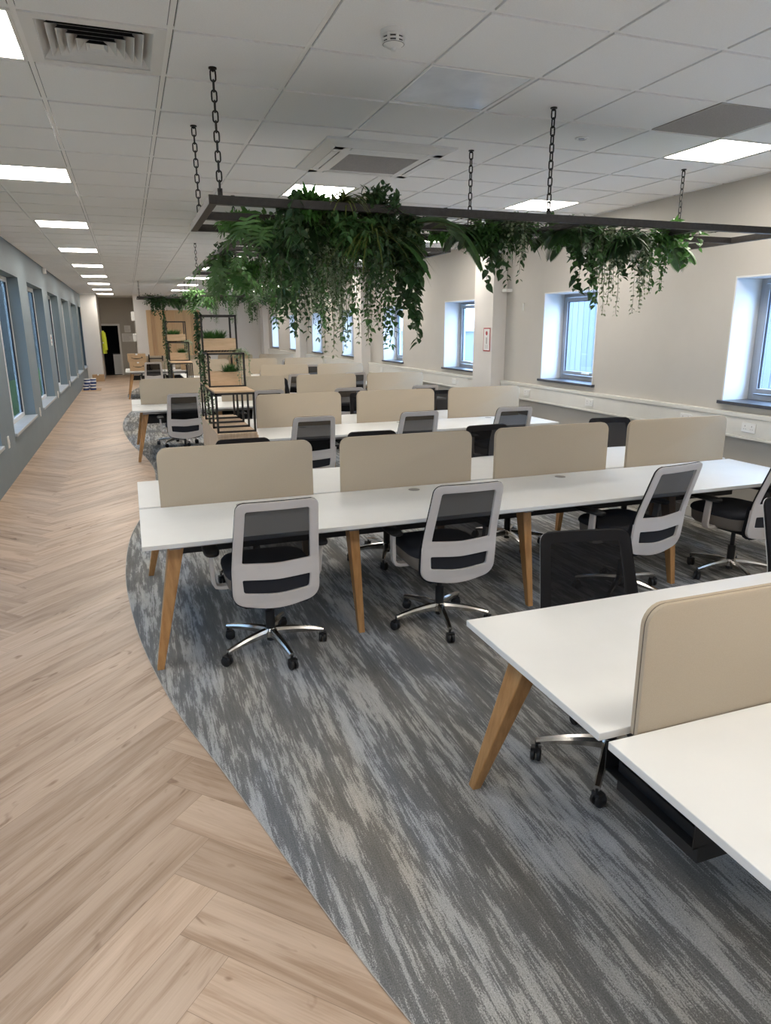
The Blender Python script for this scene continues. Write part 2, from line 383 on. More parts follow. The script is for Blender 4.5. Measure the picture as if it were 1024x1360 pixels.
# left wall: tall windows in slate paint
WL = [(10.05+3.3*k, 12.32+3.3*k) for k in range(-4, 6)]; WL = [q for q in WL if q[0] > YB]
ZSL, ZHL = .50, 2.60
w = MB(); w.box(XL-.205, XL, YB, YF+.3, 0, ZSL); w.box(XL-.205, XL, YB, YF+.3, ZHL, ZC+.36); prev = YB
for a, b in WL+[(YF+.3, 0)]:
    w.box(XL-.205, XL, prev, a, ZSL, ZHL); prev = b
st(w.build('wall_left', 'wallL', smooth=False))
for a, b in WL:
    wn += 1; X = XL-.155; e = .075; f = MB()
    f.box(X-.06, X, a, a+e, ZSL, ZHL); f.box(X-.06, X, b-e, b, ZSL, ZHL); f.box(X-.06, X, a+e, b-e, ZSL, ZSL+e); f.box(X-.06, X, a+e, b-e, ZHL-e, ZHL)
    f.box(X-.06, X, (a+b)/2-.035, (a+b)/2+.035, ZSL+e, ZHL-e)
    o = st(f.build('window_%d' % wn, 'upvcw', smooth=False, bevel=.005))
    g = MB()
    for q0, q1 in ((a+e, (a+b)/2-.035), ((a+b)/2+.035, b-e)):
        g.box(X-.03, X-.006, q0, q0+.02, ZSL+e, ZHL-e); g.box(X-.03, X-.006, q1-.02, q1, ZSL+e, ZHL-e)
    g.build('gasket', 'gasket', o, smooth=False)
    MB().box(X-.036, X-.03, a+e-.01, b-e+.01, ZSL+e-.01, ZHL-e+.01).build('window_pane', 'glassL', o, smooth=False)
    MB().box(X, XL+.03, a-.0, b, ZSL-.02, ZSL+.02).build('window_sill', 'sillL', o, smooth=False, bevel=.006)

# end walls, pier, corridor, doorway
st(MB().box(XL-.35, XR+.4, YB-.2, YB, 0, ZC+.36).build('wall_back', 'wallR', smooth=False))
st(MB().box(XC, XR+.4, YE, YE+.15, 0, ZC+.36).build('wall_front', 'wallE', smooth=False))
st(MB().box(XC, XC+.15, YE+.15, YF, 0, ZC+.36).build('wall_corridor_right', 'wallE', smooth=False))
st(MB().box(XL-.02, -.95, YE, YF, 0, ZC+.36).build('wall_pier', 'wallE', smooth=False))
DX0, DX1, DZ = -1.02, -.30, 2.0
w = MB(); w.box(DX1, XC+.15, YF, YF+.15, 0, ZC+.36); w.box(XL-.35, DX0, YF, YF+.15, 0, ZC+.36); w.box(DX0, DX1, YF, YF+.15, DZ, ZC+.36)
st(w.build('wall_corridor_end', 'wallG', smooth=False))
d = MB(); d.box(DX0-.0, DX0+.04, YF-.02, YF+.16, 0, DZ); d.box(DX1-.03, DX1+.045, YF-.02, YF+.16, 0, DZ+.045); d.box(DX0, DX1-.03, YF-.02, YF+.16, DZ-.03, DZ+.045)
st(d.build('door_1', 'white', smooth=False, bevel=.004))
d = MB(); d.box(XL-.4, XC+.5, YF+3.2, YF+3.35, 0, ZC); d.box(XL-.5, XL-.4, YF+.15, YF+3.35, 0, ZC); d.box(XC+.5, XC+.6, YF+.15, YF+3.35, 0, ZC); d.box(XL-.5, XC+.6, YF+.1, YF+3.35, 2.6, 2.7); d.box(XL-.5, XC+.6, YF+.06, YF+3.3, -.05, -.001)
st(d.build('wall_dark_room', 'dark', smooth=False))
o = thing('low_cupboard', 'pale low cupboard standing in the dark room beyond the far doorway', 'cupboard', (-.42, YF+.75, 0))
MB().box(-.2, .25, -.25, .25, 0, .82).build('body', 'white', o, smooth=False, bevel=.004); MB().box(-.22, .27, -.27, .27, .82, .85).build('worktop', 'black', o, bevel=.003)
# timber feature panel on the end wall
o = thing('timber_wall_panel', 'tall vertical timber board panel on the far end wall', 'wall panel', (.74, YE, 0))
b = MB()
for k in range(13): b.box(.02+k*.148, .02+k*.148+.142, -.045-.006*(k % 2), -.004, .55, 2.50)
b.build('boards', 'slats', o, smooth=False, bevel=.003); MB().box(0, 1.96, -.004, -.001, .53, 2.52).build('backing', 'birch', o, smooth=False)
# outside
st(MB().box(-40, 60, -40, 120, -.6, -.35).build('ground', 'tarmac', smooth=False))
st(MB().box(-4.98, -2.7, -20, 80, -.35, -.33).build('ground_lawn', 'hedge', smooth=False))
o = thing('neighbouring_building', 'pale clad building seen through the right-hand windows', 'building', (15, 8, -.35))
b = MB()
for k in range(90): b.box(0, .05+.02*(k % 2), -10+k*.33, -10+k*.33+.31, 0, 7.4)
b.box(.1, 8, -10, 19.7, 0, 7.3); b.build('cladding', 'clad', o, smooth=False)
rf = MB(); rf.add([(-.3, -10.2, 7.4), (-.3, 20, 7.4), (4, 20, 9.2), (4, -10.2, 9.2), (8.2, -10.2, 7.4), (8.2, 20, 7.4)], [(0, 3, 2, 1), (3, 4, 5, 2), (0, 4, 3), (1, 2, 5), (0, 1, 5, 4)])
rf.build('roof', 'upvc', o, smooth=False)
o = thing('low_outbuilding', 'low pale outbuilding beyond the third right-hand window', 'building', (16, 42, -.35))
MB().box(0, 7, -12, 16, 0, 2.0).build('walls', 'clad', o, smooth=False); MB().box(-.15, 7.15, -12.2, 16.2, 2.0, 2.15).build('roof', 'upvc', o, smooth=False)
o = thing('brick_outbuilding', 'dark blue-grey building facing the left-hand windows', 'building', (-5, 46, -.35))
MB().box(-6, 0, -34, 26, 0, 6.5).build('walls', 'slateclad', o, smooth=False); MB().box(-6.2, .2, -34.2, 26.2, 6.5, 6.7).build('roof', 'upvc', o, smooth=False)

# ------------------------------------------------------------------ ceiling fittings
proto = None; seq = {}
for cx, ry in sorted(LITS, key=lambda q: (q[0], q[1])):
    x0, x1, y0, y1 = cell(cx, ry); seq[cx] = seq.get(cx, -1)+1
    where = {-2: 'above the aisle', 2: 'over the middle of the benches', 6: 'along the right wall'}[cx]
    lab = '%s lit ceiling panel from the near end, row %s' % (ORD[seq[cx]], where)
    loc = ((x0+x1)/2, (y0+y1)/2, ZC)
    if proto is None:
        proto = thing('ceiling_light', lab, 'ceiling light', loc, 0, 'square ceiling light panels')
        f = MB(); h = .288; k = .272
        for q in ((-h, -k, -h, h), (k, h, -h, h), (-k, k, -h, -k), (-k, k, k, h)): f.box(q[0], q[1], q[2], q[3], .000, .014)
        f.build('frame', 'white', proto, smooth=False)
        MB().box(-k, k, -k, k, .002, .008).build('diffuser', 'lamp', proto, smooth=False)
    else: dup(proto, loc, 0, lab)
x0, x1, y0, y1 = cell(2, 1)
o = thing('unlit_ceiling_light', 'unlit glossy square ceiling panel near the smoke detector', 'ceiling light', ((x0+x1)/2, (y0+y1)/2, ZC))
f = MB(); h = .288; k = .276
for q in ((-h, -k, -h, h), (k, h, -h, h), (-k, k, -h, -k), (-k, k, k, h)): f.box(q[0], q[1], q[2], q[3], 0, .014)
f.build('frame', 'white', o, smooth=False)
M['offd'] = noisy('unlit_glossy_diffuser', (.62, .65, .68), (.72, .75, .77), (5, 5, 5), .16)
MB().box(-k, k, -k, k, .003, .008).build('diffuser', 'offd', o, smooth=False)
x0, x1, y0, y1 = cell(5, 1)
o = thing('return_air_grille', 'flat grey square grille set in the ceiling near the right wall', 'grille', ((x0+x1)/2, (y0+y1)/2, ZC))
g = MB(); g.box(-.288, .288, -.288, .288, .010, .014)
for k in range(47): g.box(-.282, .282, -.285+k*.0122, -.285+k*.0122+.006, .001, .010)
g.build('louvre', 'grille', o, smooth=False)
f = MB()
for q in ((-.288, -.28, -.288, .288), (.28, .288, -.288, .288), (-.28, .28, -.288, -.28), (-.28, .28, .28, .288)): f.box(*q, 0, .012)
f.build('frame', 'grille', o, smooth=False)
x0, x1, y0, y1 = cell(-1, 1)
o = thing('air_diffuser', 'square white four-way louvred air diffuser above the aisle', 'air vent', ((x0+x1)/2, (y0+y1)/2, ZC))
f = MB(); h = .288; k = .235
for q in ((-h, -k, -h, h), (k, h, -h, h), (-k, k, -h, -k), (-k, k, k, h)): f.box(q[0], q[1], q[2], q[3], -.001, .012)
f.build('frame', 'white', o, smooth=False)
b = MB(); b.box(-.25, .25, -.25, .25, .085, .09); b.box(-.25, -.236, -.25, .25, .012, .085); b.box(.236, .25, -.25, .25, .012, .085); b.box(-.236, .236, -.25, -.236, .012, .085); b.box(-.236, .236, .236, .25, .012, .085)
b.build('neck', 'dark', o, smooth=False)
for i in range(6):
    a = .232-i*.038; b = a-.040; l = MB()
    l.loft([[Vector((sx*r, sy*r, z)) for sx, sy in ((-1, -1), (1, -1), (1, 1), (-1, 1))] for r, z in ((a, .006-.002*i), (b, .050-.002*i), (b+.003, .050-.002*i), (a+.003, .005-.002*i))], cap=False, closed=True)
    lv = l.build('louvre', 'white', o, smooth=False)
    l = MB(); l.loft([[Vector((sx*r, sy*r, z)) for sx, sy in ((-1, -1), (1, -1), (1, 1), (-1, 1))] for r, z in ((a+.0035, .0065-.002*i), (b+.0035, .0515-.002*i))], cap=False); l.build('painted_gap_shade', 'dark', lv, smooth=False)  # near-black shell on the blades' upper faces paints in the shade of the gaps
MB().box(-.03, .03, -.03, .03, .001, .006).build('centre_plate', 'white', o, smooth=False)
# ceiling cassette
o = thing('air_conditioning_cassette', 'white square air conditioning cassette with grey central grille in the ceiling', 'air conditioner', (1.84, 5.33, ZC))
h, zb = .475, -.045
f = MB()
def frame4(m_, ro, ri, z0, z1, z0i=None):
    z0i = z0 if z0i is None else z0i
    O = [(-ro, -ro), (ro, -ro), (ro, ro), (-ro, ro)]; I = [(-ri, -ri), (ri, -ri), (ri, ri), (-ri, ri)]
    m_.add([(x, y, z0) for x, y in O]+[(x, y, z0i) for x, y in I]+[(x, y, z1) for x, y in O]+[(x, y, z1) for x, y in I],
           [(k, (k+1) % 4, 4+(k+1) % 4, 4+k) for k in range(4)]+[(8+k, 12+k, 12+(k+1) % 4, 8+(k+1) % 4) for k in range(4)]+[(k, 8+k, 8+(k+1) % 4, (k+1) % 4) for k in range(4)]+[(4+k, 4+(k+1) % 4, 12+(k+1) % 4, 12+k) for k in range(4)])
frame4(f, h, .40, -.014, .001, zb); frame4(f, .335, .265, zb, -.012, zb-.006)
for s_ in range(4):
    q = Matrix.Rotation(s_*PI/2, 4, 'Z'); f.box(.335, .402, .285, .402, zb, -.01, q); f.box(.335, .402, -.402, -.285, zb, -.01, q)
f.build('fascia', 'white', o, smooth=False)
for s_ in range(4):
    q = Matrix.Rotation(s_*PI/2, 4, 'Z'); MB().box(.335, .40, -.285, .285, zb+.018, zb+.022, q).build('air_slot', 'dark', o, smooth=False)
    MB().box(.347, .398, -.28, .28, zb-.002, zb+.004, q @ Matrix.Translation((0, 0, 0)) @ Matrix.Rotation(0, 4, 'Y')).build('vane', 'white', o, smooth=False, bevel=.002)
g = MB(); g.box(-.265, .265, -.265, .265, zb+.004, zb+.008)
for k in range(24): g.box(-.262, .262, -.262+k*.0222, -.262+k*.0222+.011, zb-.004, zb+.005)
g.build('intake_grille', 'grille', o, smooth=False)
o = thing('smoke_detector', 'round white smoke detector with black slots on the ceiling', 'smoke detector', (1.19, 3.16, ZC))
MB().lathe([(.055, 0), (.055, -.012), (.050, -.018), (.001, -.018)]).build('base', 'white', o)
MB().lathe([(.046, -.016), (.046, -.052), (.001, -.052)]).build('chamber', 'black', o)
b = MB(); b.lathe([(.047, -.018), (.052, -.020), (.052, -.027), (.047, -.028)]); b.lathe([(.047, -.034), (.051, -.035), (.050, -.041), (.047, -.042)]); b.lathe([(.047, -.047), (.047, -.050), (.030, -.062), (.012, -.066), (.010, -.076), (.001, -.077)])
for k in range(8):
    a = 2*PI*k/8; b.box(.044, .051, -.006, .006, -.05, -.018, Matrix.Rotation(a, 4, 'Z'))
b.build('cover', 'white', o)
o = thing('ceiling_sensor', 'small flush round white sensor in a ceiling tile beyond the smoke detector', 'sensor', (2.99, 4.36, ZC))
MB().lathe([(.045, .001), (.045, -.006), (.036, -.010), (.034, -.004), (.001, -.004)]).build('bezel', 'white', o); MB().lathe([(.022, -.003), (.018, -.009), (.001, -.011)]).build('lens', 'steel', o)

# ------------------------------------------------------------------ benches
def bench(name, label, x0, y0, nd, pitch=1.2, cable=False):
    o = thing(name, label, 'desk', (x0, y0, 0)); Wd = nd*pitch
    for a, b in ((0, .83), (.87, 1.70)): MB().box(0, Wd, a, b, .705, .73).build('desk_top', 'desk', o, smooth=False, bevel=.0025)
    f = MB()
    for y in (.14, .70, 1.0, 1.56): f.box(.14, Wd-.14, y-.02, y+.02, .665, .704)
    for k in range(nd+1):
        xx = min(max(k*pitch, .17), Wd-.17); f.box(xx-.03, xx+.03, .12, 1.58, .66, .664)
        f.box(xx-.02, xx+.02, .845, .855, .62, .66)
    f.build('under_frame', 'steel', o, smooth=False)
    for k in range(nd+1):
        for sy in (0, 1):
            end = k in (0, nd)
            if end:
                sx = 1 if k == 0 else -1; fx, tx = (.035, .185) if k == 0 else (Wd-.035, Wd-.185); fy, ty = .045, .20
                wt = (.085, .115)
            else: fx = tx = k*pitch+.012; fx += .02; fy, ty = .115, .225; wt = (.065, .10)
            if sy: fy, ty = 1.70-fy, 1.70-ty
            MB().bar((fx, fy, .001), (tx, ty, .703), .038, .042, *wt).build('leg', 'oak', o, smooth=False, bevel=.005)
    t_ = MB(); t_.box(.17, Wd-.1, .66, 1.04, .462, .466); t_.box(.17, Wd-.1, .66, .664, .462, .56); t_.box(.17, Wd-.1, 1.036, 1.04, .462, .56)
    for k in range(nd): t_.box(k*pitch+.4, k*pitch+.44, .66, .664, .56, .664); t_.box(k*pitch+.4, k*pitch+.44, 1.036, 1.04, .56, .664)
    t_.build('cable_tray', 'black', o, smooth=False)
    for k in range(nd):
        for y in (.72, .98): MB().lathe([(.001, .7325), (.034, .7325), (.040, .7315), (.041, .7295)], (k*pitch+.63, y, 0)).build('cable_port', 'steel', o)
    if cable:
        p = [(.93+.3*t/10, .74, .55+.16*((t-5)/5)**2-.05) for t in range(11)]
        MB().tube(p, .006, 6).build('cable', 'black', o)
    return o
def screen_outline(w, h, r, n=6):
    P = [(0, 0), (w, 0)]
    P += [(w-r+r*math.cos(a), h-r+r*math.sin(a)) for a in [PI/2*k/n for k in range(n+1)]]
    P += [(r-r*math.sin(a), h-r+r*math.cos(a)) for a in [PI/2*k/n for k in range(n+1)]]
    return P
SP = None
def screen(x, y, label, group):
    global SP
    if SP is None:
        SP = thing('divider_screen', label, 'desk divider', (x, y, .715), 0, group); P = screen_outline(1.0, .392, .062)
        for s_ in (-1, 1):
            MB().loft([[Vector((px, s_*.002, pz)) for px, pz in P], [Vector((px, s_*.0145, pz)) for px, pz in P], [Vector((px+(.004 if px < .5 else -.004), s_*.0165, pz+(.004 if pz < .1 else -.004))) for px, pz in P]][::s_]).build('padded_face', 'screen', SP, angle=50)
        Q = screen_outline(.997, .3905, .061); MB().loft([[Vector((px+.0015, yy, pz)) for px, pz in Q] for yy in (-.003, .003)]).build('edge_piping', 'piping', SP)
        b = MB()
        for px in (.2, .8): b.box(px-.03, px+.03, -.016, .016, -.05, .012)
        b.build('bracket', 'steel', SP, smooth=False)
    else: dup(SP, (x, y, .715), 0, label, group)
XB = -.03
ROWS = {'A': (1.14, .53, 3, 'cropped bench nearest the camera'), 'B': (XB, 3.66, 4, 'long front bench'), 'C': (XB+1.2, 7.05, 3, 'second-row bench'), 'D': (XB, 10.25, 4, 'third-row bench'),
        'E': (XB+1.2, 13.55, 3, 'fourth-row bench'), 'F': (XB+1.2, 16.85, 3, 'fifth-row bench'), 'G': (-.13, 19.95, 4, 'farthest bench')}
DESC = {'A': 'white bench desk with splayed oak legs cropped by the lower right corner', 'B': 'long white four-bay bench desk with oak legs, first full row from the camera',
        'C': 'white three-bay bench desk beside the oak cabinet and plant rack', 'D': 'white bench desk with oak legs just behind the nearer plant rack',
        'E': 'white three-bay bench desk in the fourth row, mostly hidden by screens', 'F': 'white three-bay bench desk in the fifth row towards the far wall', 'G': 'farthest white bench desk, carrying the cardboard boxes'}
for k, (x0, y0, nd, ph) in ROWS.items():
    bench('bench_desk', DESC[k], x0, y0, nd, 1.2, k == 'B')
    for i in range(nd):
        screen(x0+.132+i*1.2+(-.03 if k == 'A' else 0), y0+.85, '%s beige divider screen from the left on the %s' % (ORD[i], ph), 'desk divider screens')
# metal cable box slung under the nearest bench
# ------------------------------------------------------------------ task chairs
def fillet(P, n=7):
    out = []; L = len(P)
    for i, (x, y, r) in enumerate(P):
        p = Vector((x, y)); a = Vector(P[i-1][:2]); b = Vector(P[(i+1) % L][:2])
        if r == 0: out.append(p); continue
        da, db = (a-p).normalized(), (b-p).normalized(); ang = da.angle(db); d = min(r/math.tan(ang/2), (a-p).length*.49, (b-p).length*.49)
        s_, e_ = p+da*d, p+db*d
        for k in range(n+1):
            t_ = k/n; out.append(s_*(1-t_)**2+p*2*t_*(1-t_)+e_*t_*t_)
    res = []
    for i, p in enumerate(out):
        q = out[(i+1) % len(out)]; m_ = max(1, int((q-p).length/.028))
        res += [p.lerp(q, k/m_) for k in range(m_)]
    return res
PROF = [(.34, -.242), (.40, -.250), (.46, -.263), (.54, -.272), (.60, -.277), (.645, -.284), (.70, -.299), (.98, -.392), (1.1, -.43)]
def prof(z):
    for (z0, a), (z1, b) in zip(PROF, PROF[1:]):
        if z <= z1: return a+(b-a)*(z-z0)/(z1-z0)
    return PROF[-1][1]
def bendy(u, z, off): return prof(z)-.016*(1-(u/.23)**2)+off
def back_frame_mesh():
    cu = bpy.data.curves.new('tmp', 'CURVE'); cu.dimensions = '2D'; cu.fill_mode = 'BOTH'; cu.extrude = .006; cu.bevel_depth = .0035; cu.bevel_resolution = 1
    for P in ([(-.207, .985, .045), (.207, .985, .045), (.232, .60, .3), (.232, .40, .085), (0, .352, .5), (-.232, .40, .085), (-.232, .60, .3)],
              [(-.168, .945, .018), (.168, .945, .018), (.186, .635, .014), (0, .622, .6), (-.186, .635, .014)],
              [(-.187, .548, .012), (0, .535, .6), (.187, .548, .012), (.180, .462, .022), (0, .440, .5), (-.180, .462, .022)]):
        Q = fillet(P); sp = cu.splines.new('POLY'); sp.points.add(len(Q)-1); sp.use_cyclic_u = True
        for i, q in enumerate(Q): sp.points[i].co = (q.x, q.y, 0, 1)
    tmp = bpy.data.objects.new('tmp', cu); COL.objects.link(tmp); dg = bpy.context.evaluated_depsgraph_get()
    me = bpy.data.meshes.new_from_object(tmp.evaluated_get(dg)); bpy.data.objects.remove(tmp); bpy.data.curves.remove(cu)
    import bmesh
    bm = bmesh.new(); bm.from_mesh(me); bmesh.ops.remove_doubles(bm, verts=bm.verts[:], dist=1e-5)
    for k in range(-9, 10):
        bmesh.ops.bisect_plane(bm, geom=bm.verts[:]+bm.edges[:]+bm.faces[:], plane_co=(k*.024, 0, 0), plane_no=(1, 0, 0))
    for k in range(16):
        bmesh.ops.bisect_plane(bm, geom=bm.verts[:]+bm.edges[:]+bm.faces[:], plane_co=(0, .37+k*.04, 0), plane_no=(0, 1, 0))
    for v in bm.verts: u, z, t_ = v.co; v.co = (u, bendy(u, z, t_), z)
    bmesh.ops.recalc_face_normals(bm, faces=bm.faces[:]); bm.to_mesh(me); bm.free()
    me.shade_smooth(); me.set_sharp_from_angle(angle=math.radians(35)); me.materials.clear(); me.materials.append(M['plastic']); return me
def half_w(z):
    w_ = .207+(.985-z)/.385*.025 if z > .6 else .232
    w_ += .0045
    if z > .947: k = (z-.947)/.0446; w_ -= .042*(1-math.sqrt(max(0, 1-k*k)))
    if z < .46: k = (.46-z)/.09; w_ -= .07*(1-math.sqrt(max(0, 1-k*k)))
    return w_
def cover(z0, z1, nz, off, thick, skirt=0):
    m_ = MB(); NU = 14; zs = [z0+(z1-z0)*i/nz for i in range(nz+1)]
    if skirt: zs = [z for z in zs if z < .944]+[.9915-.0445*math.cos(PI/2*i/9) for i in range(10)]; nz = len(zs)-1
    for side in (0, 1):
        vs = []
        for i in range(nz+1):
            z = zs[i]; h_ = half_w(z)
            for j in range(NU+1):
                u = h_*(2*j/NU-1); vs.append((u, bendy(u, z, off+(thick if side else 0)), z))
        fs = [(i*(NU+1)+j, i*(NU+1)+j+1, (i+1)*(NU+1)+j+1, (i+1)*(NU+1)+j) for i in range(nz) for j in range(NU)]
        if thick == 0 and side: break
        m_.add(vs, fs if not side else [f[::-1] for f in fs])
        if skirt:
            idx = [i*(NU+1) for i in range(nz+1)]+[nz*(NU+1)+j for j in range(1, NU+1)]+[i*(NU+1)+NU for i in range(nz-1, -1, -1)]
            R = [vs[i] for i in idx]; n_ = len(R); m_.add(R+[(x, y+skirt, z) for x, y, z in R], [(i, i+1, n_+i+1, n_+i) for i in range(n_-1)])
    return m_
def superring(hx, hy, cx, cy, z, n=32, p=4.):
    return [Vector((cx+hx*math.copysign(abs(math.cos(a))**(2/p), math.cos(a)), cy+hy*math.copysign(abs(math.sin(a))**(2/p), math.sin(a)), z)) for a in [2*PI*k/n for k in range(n)]]
def make_chair(label, loc, rz, group, base_rot=0):
    o = thing('task_chair', label, 'chair', loc, rz, group)
    bf = link('back_frame', back_frame_mesh(), o); bf['label'] = 'white plastic back frame with crossbar'
    n_ = cover(.60, .9915, 18, .0115, 0, -.012).build('mesh_back', 'net', o); n_['label'] = 'see-through black mesh'
    cover(.365, .615, 10, .0105, .022).build('lumbar_pad', 'fabric', o)
    s_ = MB(); s_.loft([superring(hx, hy, 0, .03, z) for hx, hy, z in ((.244, .241, .500), (.250, .247, .508), (.249, .246, .522), (.238, .236, .536), (.20, .20, .543), (.10, .10, .546))])
    s_.build('seat', 'fabric', o, angle=60)
    MB().loft([superring(hx, hy, 0, .03, z) for hx, hy, z in ((.16, .17, .402), (.215, .215, .410), (.236, .233, .432), (.243, .240, .500))]).build('seat_shell', 'taupe', o)
    m_ = MB(); m_.box(-.075, .075, -.12, .10, .355, .404); m_.bar((0, -.10, .375), (0, -.235, .40), .07, .03, .10, .03); m_.tube([(.07, .02, .385), (.20, .03, .385), (.235, .03, .38)], .007, 8); m_.box(.215, .245, .01, .055, .372, .388)
    m_.build('tilt_mechanism', 'black', o, bevel=.004)
    MB().lathe([(.001, .365), (.016, .365), (.016, .24), (.027, .238), (.027, .10), (.024, .055), (.001, .055)]).build('gas_lift', 'black', o)
    bs = MB(); bs.lathe([(.001, .135), (.033, .133), (.042, .12), (.042, .082), (.034, .078), (.001, .078)])
    for k in range(5):
        q = Matrix.Rotation(base_rot+2*PI*k/5, 4, 'Z'); rings = []
        for t_ in range(7):
            f_ = t_/6; x = .02+.290*f_; zt = .132-.036*f_*f_; hh = .048-.026*f_; ww = .046-.018*f_
            rings.append([q @ Vector((x, sy*ww/2*sc, zt-dz*hh)) for sy, dz, sc in ((-1, 1, .7), (1, 1, .7), (1, .35, 1), (1, 0, .6), (-1, 0, .6), (-1, .35, 1))])
        bs.loft(rings)
    st_ = bs.build('star_base', 'alu', o, angle=30); st_['label'] = 'polished aluminium five-arm base'
    for k in range(5):
        a = base_rot+2*PI*k/5; px, py = .306*math.cos(a), .306*math.sin(a); tw = Matrix.Translation((px, py, 0)) @ Matrix.Rotation(a+.9+k*1.3, 4, 'Z')
        c_ = MB()
        for sx in (-1, 1):
            R_ = [[Vector((sx*.004+sx*dx, .012+rr*math.cos(2*PI*j/16), .029+rr*math.sin(2*PI*j/16))) for j in range(16)] for dx, rr in ((0, .024), (.003, .0285), (.014, .0285), (.019, .022))]
            c_.loft([[tw @ p for p in r_] for r_ in (R_ if sx > 0 else R_[::-1])])
        c_.box(-.022, .022, -.006, .026, .040, .062, tw); c_.cyl((px, py, .068), .0075, .03, n=10)
        c_.build('castor', 'black', o, angle=40)
    for sx in (-1, 1):
        path = [((sx*.17, .02, .413)), (sx*.265, .02, .413), (sx*.292, .02, .420), (sx*.305, .018, .445), (sx*.312, .005, .56), (sx*.313, .0, .625)]; rings = []
        for i, p in enumerate(path):
            a = Vector(path[max(i-1, 0)]); b = Vector(path[min(i+1, len(path)-1)]); t_ = (b-a).normalized(); yv = Vector((0, 1, 0)); nv = t_.cross(yv).normalized(); wy = .058-.014*i/5
            rings.append([Vector(p)+nv*.011*e1+yv*wy/2*e2 for e1, e2 in ((-1, -1), (1, -1), (1, 1), (-1, 1))])
        arm = MB().loft(rings).build('armrest', 'plastic', o, bevel=.004)
        MB().loft([superring(hx, hy, sx*.308, .035, z, 24, 3.2) for hx, hy, z in ((.034, .115, .622), (.043, .125, .628), (.044, .126, .640), (.036, .118, .648))]).build('arm_pad', 'black', arm, angle=50)
    return o
CH = None
def chair(x, y, rz, label, group='task chairs', base=0, drop=0):
    global CH
    base = math.radians(base)
    if CH is None: CH = make_chair(label, (x, y, .004), rz, group, math.radians(65)); return
    o = dup(CH, (x, y, .004), rz, label, group)
    for c_ in kids(o):
        if c_.name.startswith(('castor', 'star_base')): c_.rotation_euler = (0, 0, base)
        elif drop: c_.location.z = -drop            # this one's gas lift is set lower
rg = random.Random(3)
front = {'B': [(.635, 3.75, 0, 0), (1.72, 3.75, -1, -22), (3.13, 3.76, 9, 0), (4.13, 3.76, 7, 36)], 'C': [(1.66, 7.02, 0), (2.78, 7.02, 1), (3.93, 7.02, -3)], 'D': [(.64, 10.12, 0), (1.8, 10.2, 2), (3.0, 10.15, -3), (4.17, 10.15, 3)],
         'E': [(1.8, 13.5, 0), (3.0, 13.5, 3), (4.15, 13.5, -2)], 'F': [(1.8, 16.8, 0), (3.05, 16.8, 3), (4.1, 16.8, -2)], 'G': [(.56, 19.85, 2), (1.75, 19.85, 0), (3.0, 19.85, -3), (4.2, 19.85, 3)]}
back = {'A': [(1.785, 2.12, 168, -9), (3.12, 2.11, 177, 10)], 'B': [(.78, 5.05, 180), (1.84, 5.06, 178), (2.95, 5.05, 183), (4.18, 5.06, 171)], 'C': [(1.76, 8.4, 180), (2.9, 8.45, 178), (3.98, 8.42, 184)],
        'D': [(.62, 11.65, 180), (2.35, 11.65, 182), (3.0, 11.65, 178), (4.6, 11.65, 176)], 'E': [(1.8, 14.95, 180), (3.3, 14.95, 178), (4.5, 14.95, 184)]}
side = {'near': front, 'far': back}
for sname, D in side.items():
    for k, L in D.items():
        for i, (x, y, a, *bs_) in enumerate(L):
            lab = '%s mesh-backed chair from the left on the %s side of the %s' % (ORD[i], sname, ROWS[k][3])
            if (sname, k) == ('near', 'B'): lab = 'white-framed mesh task chair, %s from the left, near side of the long front bench' % ORD[i]
            if (sname, k, i) == ('far', 'A', 0): lab = 'black mesh chair facing the camera across the nearest bench'
            if (sname, k, i) == ('far', 'A', 1): lab = 'chair at the nearest bench, mostly cut off by the photo edge'
            chair(x, y, math.radians(a), lab, 'task chairs', bs_[0] if bs_ else rg.uniform(-36, 36), .055 if (sname, k, i) == ('far', 'A', 0) else 0)

